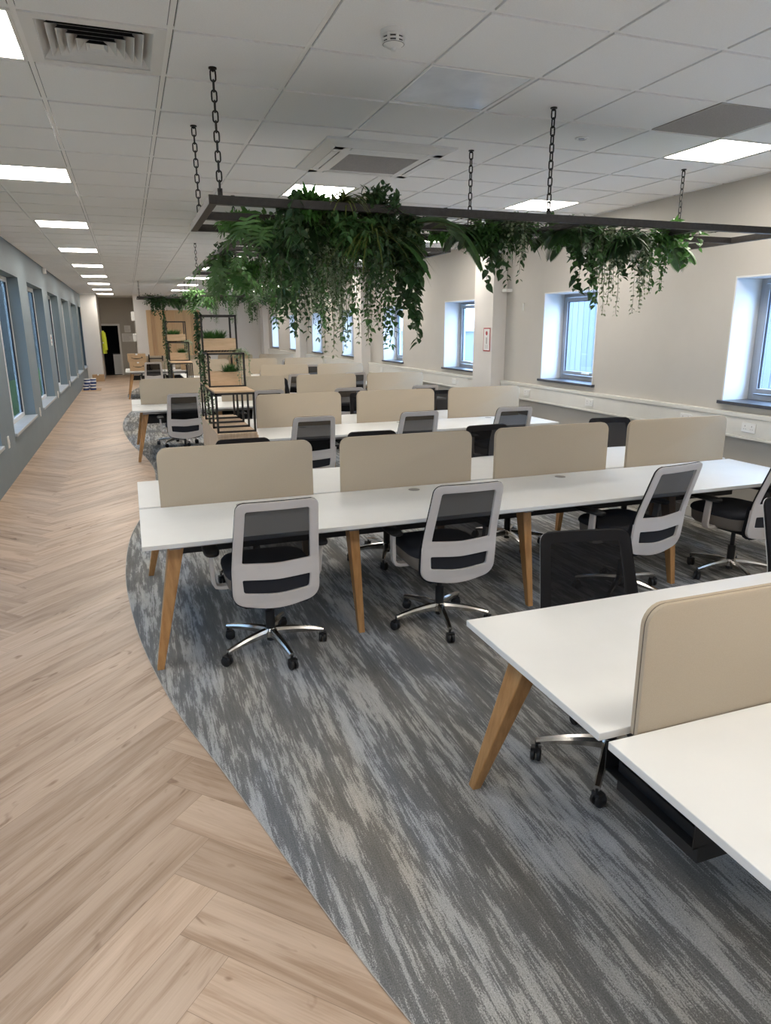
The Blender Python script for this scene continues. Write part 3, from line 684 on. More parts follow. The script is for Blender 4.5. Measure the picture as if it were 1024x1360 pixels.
# ------------------------------------------------------------------ cabinet, racks and their contents
def sq(m_, a, b, t_=.02):
    a, b = Vector(a), Vector(b); lo = Vector((min(a[i], b[i]) for i in range(3))); hi = Vector((max(a[i], b[i]) for i in range(3)))
    m_.box(lo.x-t_/2, hi.x+t_/2, lo.y-t_/2, hi.y+t_/2, lo.z-t_/2, hi.z+t_/2)
def hoop(m_, x0, x1, y, z0, z1, t_=.02):
    sq(m_, (x0, y, z0), (x0, y, z1), t_); sq(m_, (x1, y, z0), (x1, y, z1), t_); sq(m_, (x0, y, z0), (x1, y, z0), t_); sq(m_, (x0, y, z1), (x1, y, z1), t_)
def plant_station(X, Y, ph):
    o = thing('storage_cabinet', 'low oak storage cabinet under the %s plant rack' % ph, 'cabinet', (X, Y, 0))
    MB().box(0, .40, 0, 1.62, .06, .77).build('carcass', 'cab', o, smooth=False, bevel=.002); MB().box(-.004, .404, -.004, 1.624, .77, .795).build('top_panel', 'cab', o, smooth=False, bevel=.002)
    MB().box(.02, .38, .03, 1.59, .004, .06).build('plinth', 'black', o, smooth=False)
    for k in range(3):
        d_ = MB().box(.401, .418, .02+k*.535, .545+k*.535, .075, .76).build('door', 'cab', o, smooth=False, bevel=.002); MB().box(.418, .426, .48+k*.535, .495+k*.535, .55, .70).build('handle', 'black', d_)
    r_ = thing('shelving_rack', 'stepped black metal rack with wooden shelves on the %s cabinet' % ph, 'shelving rack', (X, Y, .796))
    f_ = MB(); x0, x1 = .012, .388
    for k in range(4): hoop(f_, x0, x1, .03+.40*k, .010, .395)
    sq(f_, (x0, .03, .395), (x0, 1.55, .395)); sq(f_, (x1, .03, .395), (x1, 1.55, .395)); sq(f_, (x0, 1.55, .01), (x0, 1.55, .395)); sq(f_, (x1, 1.55, .01), (x1, 1.55, .395))
    hoop(f_, x0, x1, .56, .43, .775); hoop(f_, x0, x1, 1.52, .43, .775); sq(f_, (x0, .56, .775), (x0, 1.52, .775)); sq(f_, (x1, .56, .775), (x1, 1.52, .775)); sq(f_, (x0, 1.04, .43), (x0, 1.04, .775)); sq(f_, (x1, 1.04, .43), (x1, 1.04, .775))
    hoop(f_, x0, x1, 1.02, .79, 1.175); hoop(f_, x0, x1, 1.50, .79, 1.175); sq(f_, (x0, 1.02, 1.175), (x0, 1.5, 1.175)); sq(f_, (x1, 1.02, 1.175), (x1, 1.5, 1.175))
    f_.build('frame', 'frame', r_, smooth=False)
    MB().box(0, .40, .02, 1.56, .406, .424).build('shelf', 'birch', r_, smooth=False, bevel=.002)
    MB().box(.0, .40, .98, 1.54, .761, .778).build('shelf', 'birch', r_, smooth=False, bevel=.002)
    def pbox(y, z, w_, d_, h_, lab):
        p = thing('planter_box', lab, 'planter', (X+.2, Y+y, z)); b_ = MB()
        b_.box(-w_/2, w_/2, -d_/2, -d_/2+.015, 0, h_); b_.box(-w_/2, w_/2, d_/2-.015, d_/2, 0, h_); b_.box(-w_/2, -w_/2+.015, -d_/2+.015, d_/2-.015, 0, h_); b_.box(w_/2-.015, w_/2, -d_/2+.015, d_/2-.015, 0, h_); b_.box(-w_/2+.015, w_/2-.015, -d_/2+.015, d_/2-.015, 0, .012)
        b_.build('box', 'birch', p, smooth=False, bevel=.0015); MB().box(-w_/2+.016, w_/2-.016, -d_/2+.016, d_/2-.016, h_-.05, h_-.02).build('soil', 'soil', p, smooth=False)
    pbox(.80, 1.221, .335, .24, .15, 'wooden planter box on the lower shelf of the %s rack' % ph)
    pbox(1.16, 1.575, .385, .30, .15, 'wooden planter box on the upper shelf of the %s rack' % ph)
plant_station(.775, 7.15, 'nearer'); plant_station(.735, 13.95, 'farther')

# ------------------------------------------------------------------ plants
def leaf(m_, p, d, nrm, L, Wd, fold=.25, kind='oval'):
    d = d.normalized(); s_ = d.cross(nrm)
    if s_.length < 1e-4: s_ = d.cross(Vector((1, .3, .2)))
    s_.normalize(); n_ = s_.cross(d).normalized()
    if kind == 'heart': outl = [(.0, .0), (-.08, .30), (.18, .5), (.55, .36), (1, 0)]
    elif kind == 'round': outl = [(0, 0), (.25, .42), (.6, .5), (.9, .28), (1, 0)]
    elif kind == 'blade': outl = [(0, .12), (.3, .5), (.7, .35), (1, 0)]
    else: outl = [(0, 0), (.25, .38), (.55, .5), (.8, .3), (1, 0)]
    k = len(outl); vs = []
    for a, w_ in outl: vs.append(p+d*(a*L)-n_*(.12*L*a*a))
    for sg in (1, -1):
        for a, w_ in outl: vs.append(p+d*(a*L)+s_*(sg*w_*Wd)+n_*(fold*w_*Wd-.12*L*a*a))
    fs = []
    for i in range(k-1):
        fs.append((i, i+1, k+i+1, k+i)); fs.append((i, 2*k+i, 2*k+i+1, i+1))
    m_.add(vs, fs)
def rv(r, s_=1): return Vector((r.uniform(-s_, s_), r.uniform(-s_, s_), r.uniform(-s_, s_)))
def ivy(r, L, n, spread, size, kind='heart', step=.03, flat=1.0):
    lf, sm = MB(), MB()
    for k in range(n):
        a = r.uniform(0, 2*PI); q = r.uniform(.02, spread); l_ = L*r.uniform(.45, 1.0) if k else L
        p = Vector((r.uniform(-.03, .03), r.uniform(-.03, .03), r.uniform(0, .04))); pts = [p.copy()]; h = Vector((math.cos(a)*flat, math.sin(a), .4)).normalized(); run = 0; tgt = q
        while run < l_:
            down = min(1, run/max(tgt*1.4, .04)); dv = (h*(1-down)+Vector((0, 0, -1))*down+rv(r, .16)).normalized(); p = p+dv*.03; run += .03; pts.append(p.copy())
        sm.tube(pts[::2] if len(pts) > 4 else pts, .0015, 4)
        acc = 0
        for i in range(1, len(pts)):
            acc += .03
            while acc >= step:
                acc -= step; out = Vector((r.uniform(-1, 1), r.uniform(-1, 1), r.uniform(-.5, .25))).normalized(); f_ = i/len(pts); sz = size*r.uniform(.65, 1.15)*(1-.15*f_)
                leaf(lf, pts[i]+out*.006, out+Vector((0, 0, -.5)), Vector((0, 0, 1))+rv(r, .5), sz, sz*(.85 if kind == 'heart' else .62 if kind == 'round' else .5), kind=kind)
    return lf, sm
def string_of_leaves(r, L, n, spread, size): return ivy(r, L, n, spread, size, 'round', .0125)
def grass(r, L, n, wd, droop=1.0, up=.8):
    lf = MB()
    for k in range(n):
        a = r.uniform(0, 2*PI); l_ = L*r.uniform(.6, 1); d = Vector((math.cos(a), math.sin(a), up*r.uniform(.2, 1.4))).normalized(); p = Vector((r.uniform(-.02, .02), r.uniform(-.02, .02), 0)); N = 6; L_, R_ = [], []
        s_ = d.cross(Vector((0, 0, 1))).normalized()
        for i in range(N+1):
            w_ = wd*(1-(i/N)**2)*.5+.0004; L_.append(p+s_*w_); R_.append(p-s_*w_); d = (d+Vector((0, 0, -droop*.28*r.uniform(.7, 1.2)))).normalized(); p = p+d*(l_/N)
        lf.add(L_+R_, [(i, i+1, N+2+i, N+1+i) for i in range(N)])
    return lf, None
def palm(r, L, n, ang=None):
    lf, sm = MB(), MB()
    for k in range(n):
        a = r.uniform(0, 2*PI) if ang is None else ang+r.uniform(-.5, .5); d = Vector((math.cos(a), math.sin(a), r.uniform(.3, .9))).normalized(); p = Vector((0, 0, 0)); pts = [p.copy()]; N = 16; l_ = L*r.uniform(.75, 1)
        for i in range(N):
            d = (d+Vector((0, 0, -.13))).normalized(); p = p+d*(l_/N); pts.append(p.copy())
        sm.tube(pts[::2], .003, 4)
        for i in range(4, N+1):
            t_ = (pts[i]-pts[i-1]).normalized(); s_ = t_.cross(Vector((0, 0, 1))).normalized(); ll = L*.34*math.sin(PI*(.15+.75*i/N))
            for sg in (1, -1):
                for hh in (0, .5):
                    leaf(lf, pts[i]-t_*(l_/N*hh), t_*.75+s_*sg+Vector((0, 0, -.25)), Vector((0, 0, 1)), ll, .013, .2, 'blade')
    return lf, sm
def monstera(r, size, n):
    lf, sm = MB(), MB()
    for k in range(n):
        a = r.uniform(0, 2*PI); b = Vector((math.cos(a), math.sin(a), r.uniform(-.3, .8))).normalized(); p = b*r.uniform(.10, .24); p.z -= r.uniform(0, .12); sm.tube([(0, 0, 0), b*.09+Vector((0, 0, .03)), p], .004, 5)
        d = (Vector((b.x, b.y, -.9))+rv(r, .2)).normalized(); s_ = d.cross(Vector((b.x, b.y, .6))).normalized(); n_ = s_.cross(d); S_ = size*r.uniform(.75, 1.1)
        for sg in (1, -1):
            for i in range(6):                          # finger lobes of the split leaf
                t0 = -.08+.17*i; ang = math.radians(112-17*i); ln = S_*(.50, .60, .62, .58, .50, .36)[i]; base = p+d*(t0*S_); dr = d*math.cos(ang)+s_*(sg*math.sin(ang)); c0 = base-d*(.09*S_); c1 = base+d*(.09*S_); tip = base+dr*ln-n_*(.1*ln); w_ = d*(.085*S_)
                m1 = base+dr*ln*.55+n_*.03*ln
                lf.add([c0, m1-w_, tip-w_*.35, tip+w_*.25, m1+w_*.8, c1], [(0, 1, 4, 5), (1, 2, 3, 4)] if sg > 0 else [(5, 4, 1, 0), (4, 3, 2, 1)])
    return lf, sm
def bush(r, R_, n, size, kind='oval', zs=.8, drop=.0):
    lf, sm = MB(), MB()
    for k in range(n):
        d = Vector((r.gauss(0, 1), r.gauss(0, 1), r.gauss(.15, .8))).normalized(); q = R_*r.uniform(.5, 1); p = Vector((d.x*q, d.y*q, d.z*q*zs-drop*q)); sm.tube([(0, 0, 0), p*.5+Vector((0, 0, .02)), p], .002, 4)
        for j in range(7):
            b = p*(.35+.65*j/6)+rv(r, .018); leaf(lf, b, d*.4+rv(r, 1), Vector((0, 0, 1))+rv(r, .5), size*r.uniform(.7, 1.2), size*.5, kind=kind)
    return lf, sm
def banana(r, L, n, ang):
    lf, sm = MB(), MB()
    for k in range(n):
        a = ang+r.uniform(-.5, .5); d = Vector((math.cos(a), math.sin(a), .55)).normalized(); p = Vector((0, 0, 0)); N = 10; c_, e1, e2 = [], [], []; s_ = d.cross(Vector((0, 0, 1))).normalized()
        for i in range(N+1):
            t_ = i/N; w_ = L*.17*math.sin(PI*min(1, t_*.93+.07))**.7+.002; c_.append(p.copy()); e1.append(p+s_*w_+Vector((0, 0, .25*w_))); e2.append(p-s_*w_+Vector((0, 0, .25*w_))); d = (d+Vector((0, 0, -.11))).normalized(); p = p+d*(L/N)
        n1 = N+1; lf.add(c_+e1+e2, [(i, i+1, n1+i+1, n1+i) for i in range(N)]+[(i, 2*n1+i, 2*n1+i+1, i+1) for i in range(N)]); sm.tube([q-Vector((0, 0, .003)) for q in c_], .004, 4)
    return lf, sm
KINDS = {
 'ivr': ('trailing_ivy', 'dark ivy', lambda r, L: ivy(r, L, 5, .045, .050, 'heart', .022), 'leafD'),
 'smr': ('trailing_creeper', 'dark creeper', lambda r, L: ivy(r, L, 7, .05, .042, 'oval', .013), 'leafD'),
 'tuf': ('potted_grass', 'green grassy tuft', lambda r, L: grass(r, L, 150, .010, .35, 2.2), 'leafM'),
 'ivy': ('trailing_ivy', 'dark heart-leaved ivy', lambda r, L: ivy(r, L, 6, .12, .068, 'heart', .024), 'leafD'),
 'ivym': ('trailing_vine', 'green trailing vine', lambda r, L: ivy(r, L, 6, .14, .050, 'heart', .024), 'leafM'),
 'ivyb': ('trailing_pothos', 'bright green pothos', lambda r, L: ivy(r, L, 6, .13, .062, 'heart', .03), 'leafB'),
 'sm': ('trailing_creeper', 'fine dark-leaved creeper', lambda r, L: ivy(r, L, 8, .13, .044, 'oval', .014), 'leafD'),
 'smm': ('small_leaved_creeper', 'fine green creeper', lambda r, L: ivy(r, L, 8, .14, .044, 'oval', .014), 'leafM'),
 'str': ('leaf_string_plant', 'pale string-of-leaves plant', lambda r, L: string_of_leaves(r, L, 8, .07, .027), 'leafP'),
 'grs': ('spider_grass', 'arching grassy plant', lambda r, L: grass(r, L, 70, .012, 1.0), 'leafM'),
 'grd': ('dark_grass_plant', 'dark arching grassy plant', lambda r, L: grass(r, L, 80, .012, 1.1), 'leafD'),
 'grl': ('olive_grass_plant', 'olive grassy plant', lambda r, L: grass(r, L, 70, .013, 1.0), 'leafY'),
 'plm': ('palm_frond_plant', 'feathery palm', lambda r, L: palm(r, L, 4, -.2), 'leafM'),
 'pld': ('dark_palm_plant', 'dark feathery palm', lambda r, L: palm(r, L, 7), 'leafD'),
 'mon': ('monstera_plant', 'split-leaf monstera', lambda r, L: monstera(r, L, 7), 'leafM'),
 'bsh': ('leafy_bush', 'dense dark bushy foliage', lambda r, L: bush(r, L, 75, .050+.09*max(0, L-.22)), 'leafD'),
 'bsm': ('green_foliage_clump', 'dense mid-green foliage clump', lambda r, L: bush(r, L, 75, .050+.09*max(0, L-.22), 'heart'), 'leafM'),
 'bsb': ('bright_foliage_clump', 'bright green foliage clump', lambda r, L: bush(r, L, 50, .055, 'heart'), 'leafB'),
 'ban': ('broad_leaf_plant', 'broad banana-leaved plant', lambda r, L: banana(r, L, 2, -.05), 'leafM'),
}
def mkplant(kind, x, y, z, L, seed, label, group, rz=0, matname=None):
    nm, _, fn, m_ = KINDS[kind]; r = random.Random(seed); lf, sm = fn(r, L)
    o = thing(nm, label, 'plant', (x, y, z), rz, group); lf.build('foliage', matname or m_, o, smooth=False)
    if sm: sm.build('stems', 'stem', o)
    return o
def scatter(frame, items, group):
    tot = {}
    items = sorted(items, key=lambda q: q[1])
    for i, (k, x, y, z, L) in enumerate(items):
        j = tot.get(k, 0); tot[k] = j+1
        n_same = sum(1 for q in items if q[0] == k)
        lab = KINDS[k][1]+' on the %s' % frame if n_same == 1 else '%s on the %s, %s of its kind from the left' % (KINDS[k][1], frame, ORD[j])
        mkplant(k, x, y, z, L, i*7+len(frame)*13+sum(map(ord, k)), lab, group, rz=0 if k in ('ban', 'plm') else i*1.7)
Z1 = 2.45
P1 = [  # the nearest frame: big cluster, middle clump, right-hand clump
 ('bsm', .86, 4.40, Z1-.06, .15), ('ivy', .90, 4.05, Z1, .60), ('mon', .84, 4.45, Z1-.04, .18), ('bsb', .72, 4.70, Z1, .12), ('pld', 1.0, 4.15, Z1-.08, .32), ('bsh', 1.02, 4.10, Z1-.08, .20), ('grs', 1.00, 4.05, Z1-.08, .36), ('sm', 1.00, 4.28, Z1, .72), ('str', 1.06, 3.98, Z1, .75), ('sm', 1.10, 4.35, Z1-.02, .80),
 ('bsh', 1.16, 4.20, Z1-.10, .25), ('str', 1.15, 4.12, Z1-.05, .80), ('ivy', .96, 3.88, Z1+.03, .5), ('bsb', 1.00, 3.92, Z1+.02, .09), ('grl', 1.18, 3.92, Z1+.05, .30), ('smm', 1.20, 4.02, Z1, .70), ('bsm', 1.22, 3.95, Z1-.08, .20), ('str', 1.28, 4.30, Z1-.05, .75), ('ivym', 1.30, 4.45, Z1, .75), ('bsm', 1.30, 4.05, Z1-.12, .18),
 ('grl', 1.38, 4.02, Z1-.12, .50), ('plm', 1.42, 4.15, Z1-.12, .50), ('bsh', 1.40, 3.92, Z1+.02, .17), ('sm', 1.42, 4.00, Z1, .62), ('bsh', 1.50, 4.15, Z1-.12, .26), ('ivym', 1.50, 4.25, Z1-.05, .72), ('str', 1.47, 4.35, Z1-.1, .68), ('smm', 1.55, 4.40, Z1, .85), ('ivy', 1.62, 4.05, Z1, .78), ('bsm', 1.62, 4.25, Z1-.15, .20), ('ivy', 1.68, 4.20, Z1, .70),
 ('sm', 1.34, 4.75, Z1, .75), ('ivy', 1.10, 4.75, Z1, .70), ('bsh', 1.25, 4.75, Z1-.15, .22), ('sm', 1.60, 4.72, Z1, .70), ('bsh', .95, 4.70, Z1-.08, .20), ('ban', 1.60, 4.05, Z1-.05, .36), ('plm', 1.85, 4.25, Z1-.02, .45), ('str', 1.84, 4.6, Z1, .45), ('smm', .92, 4.55, Z1, .70),
 ('bsm', 2.20, 4.20, Z1-.06, .17), ('bsb', 2.12, 4.7, Z1+.02, .10), ('ivy', 2.32, 4.15, Z1, .48), ('sm', 2.40, 4.22, Z1, .45), ('str', 2.36, 4.10, Z1+.02, .32), ('grd', 2.42, 4.20, Z1-.03, .32), ('pld', 2.22, 4.30, Z1-.02, .36), ('bsm', 2.50, 4.30, Z1, .13),
 ('bsm', 2.82, 4.30, Z1, .16), ('pld', 2.90, 4.20, Z1, .36), ('ivym', 2.97, 4.15, Z1, .52), ('ivy', 3.03, 4.28, Z1, .48), ('str', 3.10, 4.12, Z1-.02, .60), ('str', 3.16, 4.25, Z1, .55), ('bsh', 3.08, 4.35, Z1-.05, .20), ('grs', 3.22, 4.15, Z1-.05, .34), ('bsh', 3.34, 4.30, Z1-.08, .21), ('str', 3.40, 4.18, Z1-.08, .52),
 ('pld', 3.30, 4.15, Z1-.05, .34), ('smm', 3.56, 4.20, Z1-.03, .42), ('ivy', 3.50, 4.4, Z1, .40), ('ivyb', 3.66, 4.15, Z1+.01, .36), ('bsb', 3.62, 4.2, Z1, .14), ('ivyb', 3.80, 4.22, Z1+.02, .24), ('plm', 3.70, 4.3, Z1-.08, .34)]
scatter('nearest hanging frame', P1, 'plants on the nearest hanging frame')
Z2 = 2.62
r2 = random.Random(21); P2 = []
P2 += [('mon', 1.20, 8.6, Z2-.22, .30), ('mon', 1.07, 7.9, Z2-.10, .30), ('bsh', 1.14, 8.6, Z2-.03, .24), ('ivy', 1.07, 7.9, Z2+.06, .30), ('bsb', 1.38, 8.3, Z2-.14, .20), ('plm', 1.36, 7.9, Z2-.02, .50), ('bsm', 1.62, 8.5, Z2-.18, .26), ('bsh', 1.5, 8.9, Z2-.1, .30), ('ban', 1.5, 7.6, Z2, .5), ('smm', 1.82, 8.3, Z2, .75), ('ivy', 1.74, 8.0, Z2, .85), ('bsh', 1.85, 8.8, Z2-.2, .30), ('sm', 1.98, 8.6, Z2, .8), ('str', 2.0, 8.2, Z2, .7), ('ivym', 2.2, 8.5, Z2, .8), ('bsh', 2.2, 8.9, Z2-.15, .28), ('mon', 1.62, 9.2, Z2-.2, .26), ('bsm', 1.30, 10.2, Z2-.2, .28), ('bsh', 1.75, 10.4, Z2-.25, .28), ('ivy', 2.45, 8.3, Z2, .6), ('sm', 1.25, 9.0, Z2, .5), ('str', 1.55, 8.1, Z2, .55), ('str', 2.35, 8.7, Z2, .5), ('smm', 1.45, 10.6, Z2, .55)]
scatter('second hanging frame', P2, 'plants on the second hanging frame')
Z3 = 2.63
P3 = []
for i in range(16):
    x = 1.66+.158*i; k = ('bsm', 'mon', 'bsb', 'smm', 'str', 'bsh', 'ivym', 'str', 'bsh', 'smm', 'ivy', 'str', 'bsh', 'bsm', 'ivy', 'bsh')[i]
    P3.append((k, x, 19.1+.25*(i % 3), Z3, {'bsm': .36, 'bsb': .30, 'bsh': .38, 'mon': .50, 'str': .75}.get(k, .75)))
scatter('third hanging frame', P3, 'plants on the third hanging frame')
P4 = [('bsh', .72, 20.3, Z3-.05, .26), ('bsh', .95, 20.3, Z3-.08, .30), ('ivy', .95, 20.2, Z3, .95), ('pld', 1.1, 20.3, Z3-.05, .5), ('bsm', 1.3, 20.3, Z3-.06, .24), ('ivy', .75, 20.25, Z3, .5), ('bsh', 1.5, 20.35, Z3-.12, .24)]
scatter('farthest hanging frame', P4, 'plants on the farthest hanging frame')
# plants on the racks
for ph, X, Y in (('nearer', .775, 7.15), ('farther', .735, 13.95)):
    g_ = 'plants on the %s rack' % ph
    for k in range(3):
        mkplant('tuf', X+.08+.07*k, Y+1.10, 1.69, .17, 60+k, '%s green grassy tuft in the upper planter box of the %s rack' % (ORD[k], ph), g_, matname='leafB' if k == 1 else 'leafM')
    for k in range(2):
        mkplant('tuf', X+.24+.05*k, Y+.78, 1.335, .16, 70+k, '%s grassy tuft in the lower planter box of the %s rack' % (ORD[k], ph), g_, matname='leafM')
    mkplant('ivr', X+.012, Y+1.25, 1.965, .62, 81, 'dark ivy trailing down the top left post of the %s rack' % ph, g_)
    mkplant('smr', X+.012, Y+1.0, 1.58, .62, 82, 'dark creeper trailing down the left side of the %s rack' % ph, g_)
    mkplant('str', X+.012, Y+.75, 1.21, .45, 83, 'pale trailing plant hanging low at the left of the %s rack' % ph, g_)
    mkplant('str', X+.385, Y+.72, 1.565, .50, 84, 'pale trailing plant at the right side of the %s rack' % ph, g_)
    mkplant('grl', X+.385, Y+.85, 1.585, .22, 85, 'pale olive tuft at the right side of the %s rack' % ph, g_, matname='leafP')

# ------------------------------------------------------------------ hanging frames and chains
def hang_frame(label, x0, x1, ys, z, cross, t_=.042, hooks=(), wire=None):
    o = thing('overhead_trellis', label, 'hanging frame', (x0, ys[0], z))
    for i, y in enumerate(ys): MB().box(0, x1-x0, y-ys[0]-t_/2, y-ys[0]+t_/2, -t_/2, t_/2).build('long_rail', 'frame', o, smooth=False, bevel=.002)
    for x in (x0, x1): MB().box(x-x0-t_/2, x-x0+t_/2, -t_/2-.001, ys[-1]-ys[0]+t_/2+.001, -t_/2-.0008, t_/2+.0008).build('end_rail', 'frame', o, smooth=False, bevel=.002)
    for x in cross: MB().box(x-x0-t_/2, x-x0+t_/2, 0, ys[-1]-ys[0], -t_/2+.003, t_/2-.003).build('cross_rail', 'frame', o, smooth=False)
    if wire:
        m_ = MB(); a, b_ = wire; ny = int((ys[-1]-ys[0])/.12); nx = int((b_-a)/.12)
        for k in range(1, ny): yy = (ys[-1]-ys[0])*k/ny; m_.box(a-x0, b_-x0, yy-.0015, yy+.0015, -.010, -.007)
        for k in range(nx+1): xx = a-x0+(b_-a)*k/nx; m_.box(xx-.0015, xx+.0015, 0, ys[-1]-ys[0], -.007, -.004)
        m_.build('wire_mesh', 'frame', o, smooth=False)
    for x, y in hooks:
        b = MB(); b.box(x-x0-.012, x-x0+.012, y-ys[0]-.003, y-ys[0]+.003, t_/2, t_/2+.035); b.build('lug', 'frame', o, smooth=False)
    return o
def chain(x, y, z0, label):
    o = thing('hanging_chain', label, 'chain', (x, y, ZC), 0, 'chains holding the hanging frames'); m_ = MB(); L = ZC-z0; pl = .054; n_ = max(2, round((L-.03)/(pl-.010))); st_ = (L-.012)/n_
    for k in range(n_):
        zc_ = -.012-st_*(k+.5); hl = st_/2+.0035; rr = .0125; pts = []
        for j in range(20):
            a = 2*PI*j/20; u, v = rr*math.cos(a), (hl-rr)*(1 if math.sin(a) > 0 else -1)+rr*math.sin(a) if abs(math.sin(a)) > 1e-6 else 0
            pts.append((u, 0, zc_+v) if k % 2 == 0 else (0, u, zc_+v))
        m_.tube(pts, .0042, 6, True)
    m_.build('links', 'chain', o); MB().lathe([(.001, 0), (.020, 0), (.020, -.006), (.006, -.008), (.006, -.018), (.001, -.018)]).build('ceiling_hook', 'chain', o)
FZ = 2.461
hk = [(.51, 3.85), (2.44, 3.85), (4.35, 3.85), (.51, 4.90), (2.44, 4.90), (4.35, 4.90)]
hang_frame('nearest long dark metal frame hung with greenery over the front bench', .47, 4.40, [3.85, 4.38, 4.90], FZ, [1.78, 2.72, 3.62], hooks=hk, wire=(.84, 3.86))
for i, (x, y) in enumerate(hk): chain(x, y, FZ+.045, '%s chain from the left along the %s rail of the nearest hanging frame' % (ORD[i % 3], 'front' if i < 3 else 'rear'))
hk2 = [(1.07, 7.2), (1.07, 11.2), (3.3, 7.2), (3.3, 11.2)]
hang_frame('second dark hanging frame with monstera over the rack', 1.03, 3.34, [7.2, 7.72, 8.24, 9.7, 11.2], Z2+.015, [2.2], hooks=hk2, wire=(1.06, 3.3))
for (x, y), n_ in zip(hk2, ('near left', 'far left', 'near right', 'far right')): chain(x, y, Z2+.06, 'black chain at the %s corner of the second hanging frame' % n_)
hk3 = [(1.78, 18.9), (4.66, 18.9), (1.78, 21.4), (4.66, 21.4)]
hang_frame('third dark hanging frame, far down the room above the benches', 1.74, 4.70, [18.9, 20.1, 21.4], Z3+.02, [3.2], hooks=hk3, wire=(1.78, 4.66))
for (x, y), n_ in zip(hk3, ('near left', 'near right', 'far left', 'far right')): chain(x, y, Z3+.065, 'black chain at the %s corner of the third hanging frame' % n_)
hk4 = [(.40, 20.2), (1.58, 20.2)]
hang_frame('farthest small dark hanging frame before the timber panel', .36, 1.62, [20.2, 20.75, 21.3], Z3+.02, [], hooks=hk4, wire=(.4, 1.6))
for (x, y), n_ in zip(hk4, ('left', 'right')): chain(x, y, Z3+.065, 'black chain at the %s end of the farthest hanging frame' % n_)

# ------------------------------------------------------------------ small things
def smile(par, w_, z, y):
    m_ = MB(); N = 14; P = []
    for side_ in (1, -1):
        row = [(-.5+i/N, -(.25-(i/N-.5)**2)*.42) for i in range(N+1)]
        P.append([Vector((a*w_, y, z+b*w_*1.0+side_*.012*w_*(1+2.2*math.sin(PI*i/N)))) for i, (a, b) in enumerate(row)])
    m_.add(P[0]+P[1], [(i, i+1, N+2+i, N+1+i) for i in range(N)])
    m_.add([Vector((.5*w_, y, z+.07*w_)), Vector((.40*w_, y, z+.06*w_)), Vector((.47*w_, y, z-.07*w_)), Vector((.53*w_, y, z-.05*w_))], [(0, 1, 2, 3)])
    m_.build('printed_mark', 'ink', par, smooth=False)
def carton(x, y, z, w_, d_, h_, label, mark=True, rz=0):
    o = thing('cardboard_box', label, 'box', (x, y, z), rz); MB().box(-w_/2, w_/2, -d_/2, d_/2, 0, h_).build('carton', 'card', o, smooth=False, bevel=.004)
    MB().box(-.025, .025, -d_/2-.001, d_/2+.001, h_-.03, h_+.001).build('tape', 'paper', o, smooth=False)
    if mark: smile(o, w_*.62, h_*.55, -d_/2-.002)
carton(.21, 20.45, .731, .44, .34, .235, 'lower cardboard box of the stack on the farthest desk, with a printed curve')
carton(.19, 20.45, .967, .47, .34, .215, 'upper cardboard box of the stack on the farthest desk, with a printed curve')
carton(1.55, 20.4, .731, .42, .3, .24, 'cardboard box on the farthest bench seen through the farther rack')
carton(2.95, 20.4, .731, .46, .3, .40, 'taller cardboard box on the farthest bench seen through the nearer rack')
o = thing('monitor_arm', 'black monitor arm clamped to the farthest bench beside the boxes', 'monitor arm', (.52, 20.72, .73))
m_ = MB(); m_.box(-.05, .05, -.05, .05, 0, .02); m_.tube([(0, 0, .01), (0, 0, .42)], .018, 10); m_.build('post', 'black', o); MB().tube([(0, 0, .31), (.36, -.02, .31)], .017, 8).build('arm', 'black', o); MB().box(.34, .37, -.06, .06, .24, .38).build('mount_plate', 'black', o)
# tins and carton on the aisle floor by the pier
o = thing('cardboard_sheet', 'flat cardboard sheet on the aisle floor under the paint tins', 'cardboard', (-1.22, 23.7, .001)); MB().box(-.24, .30, -.55, .5, 0, .006).build('sheet', 'card', o, smooth=False)
def tin(x, y, z, label):
    o = thing('paint_tin', label, 'tin', (x, y, z), 0, 'paint tins by the pier'); MB().lathe([(.001, 0), (.088, 0), (.088, .05), (.088, .15), (.001, .15)]).build('can', 'blue', o); MB().lathe([(.089, .145), (.091, .165), (.075, .17), (.001, .168)]).build('lid', 'white', o); MB().lathe([(.0885, .06), (.0895, .062), (.0895, .10), (.0885, .102)]).build('wrap', 'white', o)
for i, (x, y) in enumerate(((-1.34, 23.5), (-1.14, 23.55), (-1.33, 23.85))): tin(x, y, .008, ('blue and white paint tin at the bottom of the stack, against the slate wall', 'blue and white paint tin at the bottom of the stack, nearest the aisle', 'blue and white paint tin at the back of the stack')[i])
tin(-1.30, 23.58, .181, 'blue and white paint tin on top of the others by the slate wall'); tin(-1.13, 23.75, .181, 'blue and white paint tin on top, nearest the aisle')
carton(-1.12, 27.6, .001, .40, .3, .24, 'brown cardboard box on the floor against the white pier', False)
# yellow jacket on the pier's corner
o = thing('hi_vis_jacket', 'yellow hi-vis jacket hanging beside the far doorway', 'jacket', (-.86, 29.3, 1.78))
j = MB(); n_ = 20
def ring_(z, rx, ry, cx=0, cy=0): return [Vector((cx+rx*math.cos(2*PI*k/n_)*(1+.06*math.sin(5*2*PI*k/n_)), cy+ry*math.sin(2*PI*k/n_), z)) for k in range(n_)]
j.loft([ring_(0, .03, .05), ring_(-.05, .05, .16), ring_(-.12, .065, .22), ring_(-.4, .06, .24), ring_(-.85, .075, .27)]); j.build('body', 'hivis', o)
for s_ in (-1, 1): MB().tube([(.02, s_*.18, -.08), (.05, s_*.24, -.3), (.06, s_*.25, -.72)], [.06, .055, .05], 10).build('sleeve', 'hivis', o)
for z in (-.42, -.62): MB().loft([ring_(z, .066, .249), ring_(z-.05, .068, .252)], cap=False).build('reflective_band', 'silver', o)
MB().box(-.05, -.03, -.015, .015, -.03, .03).build('hook', 'steel', o)
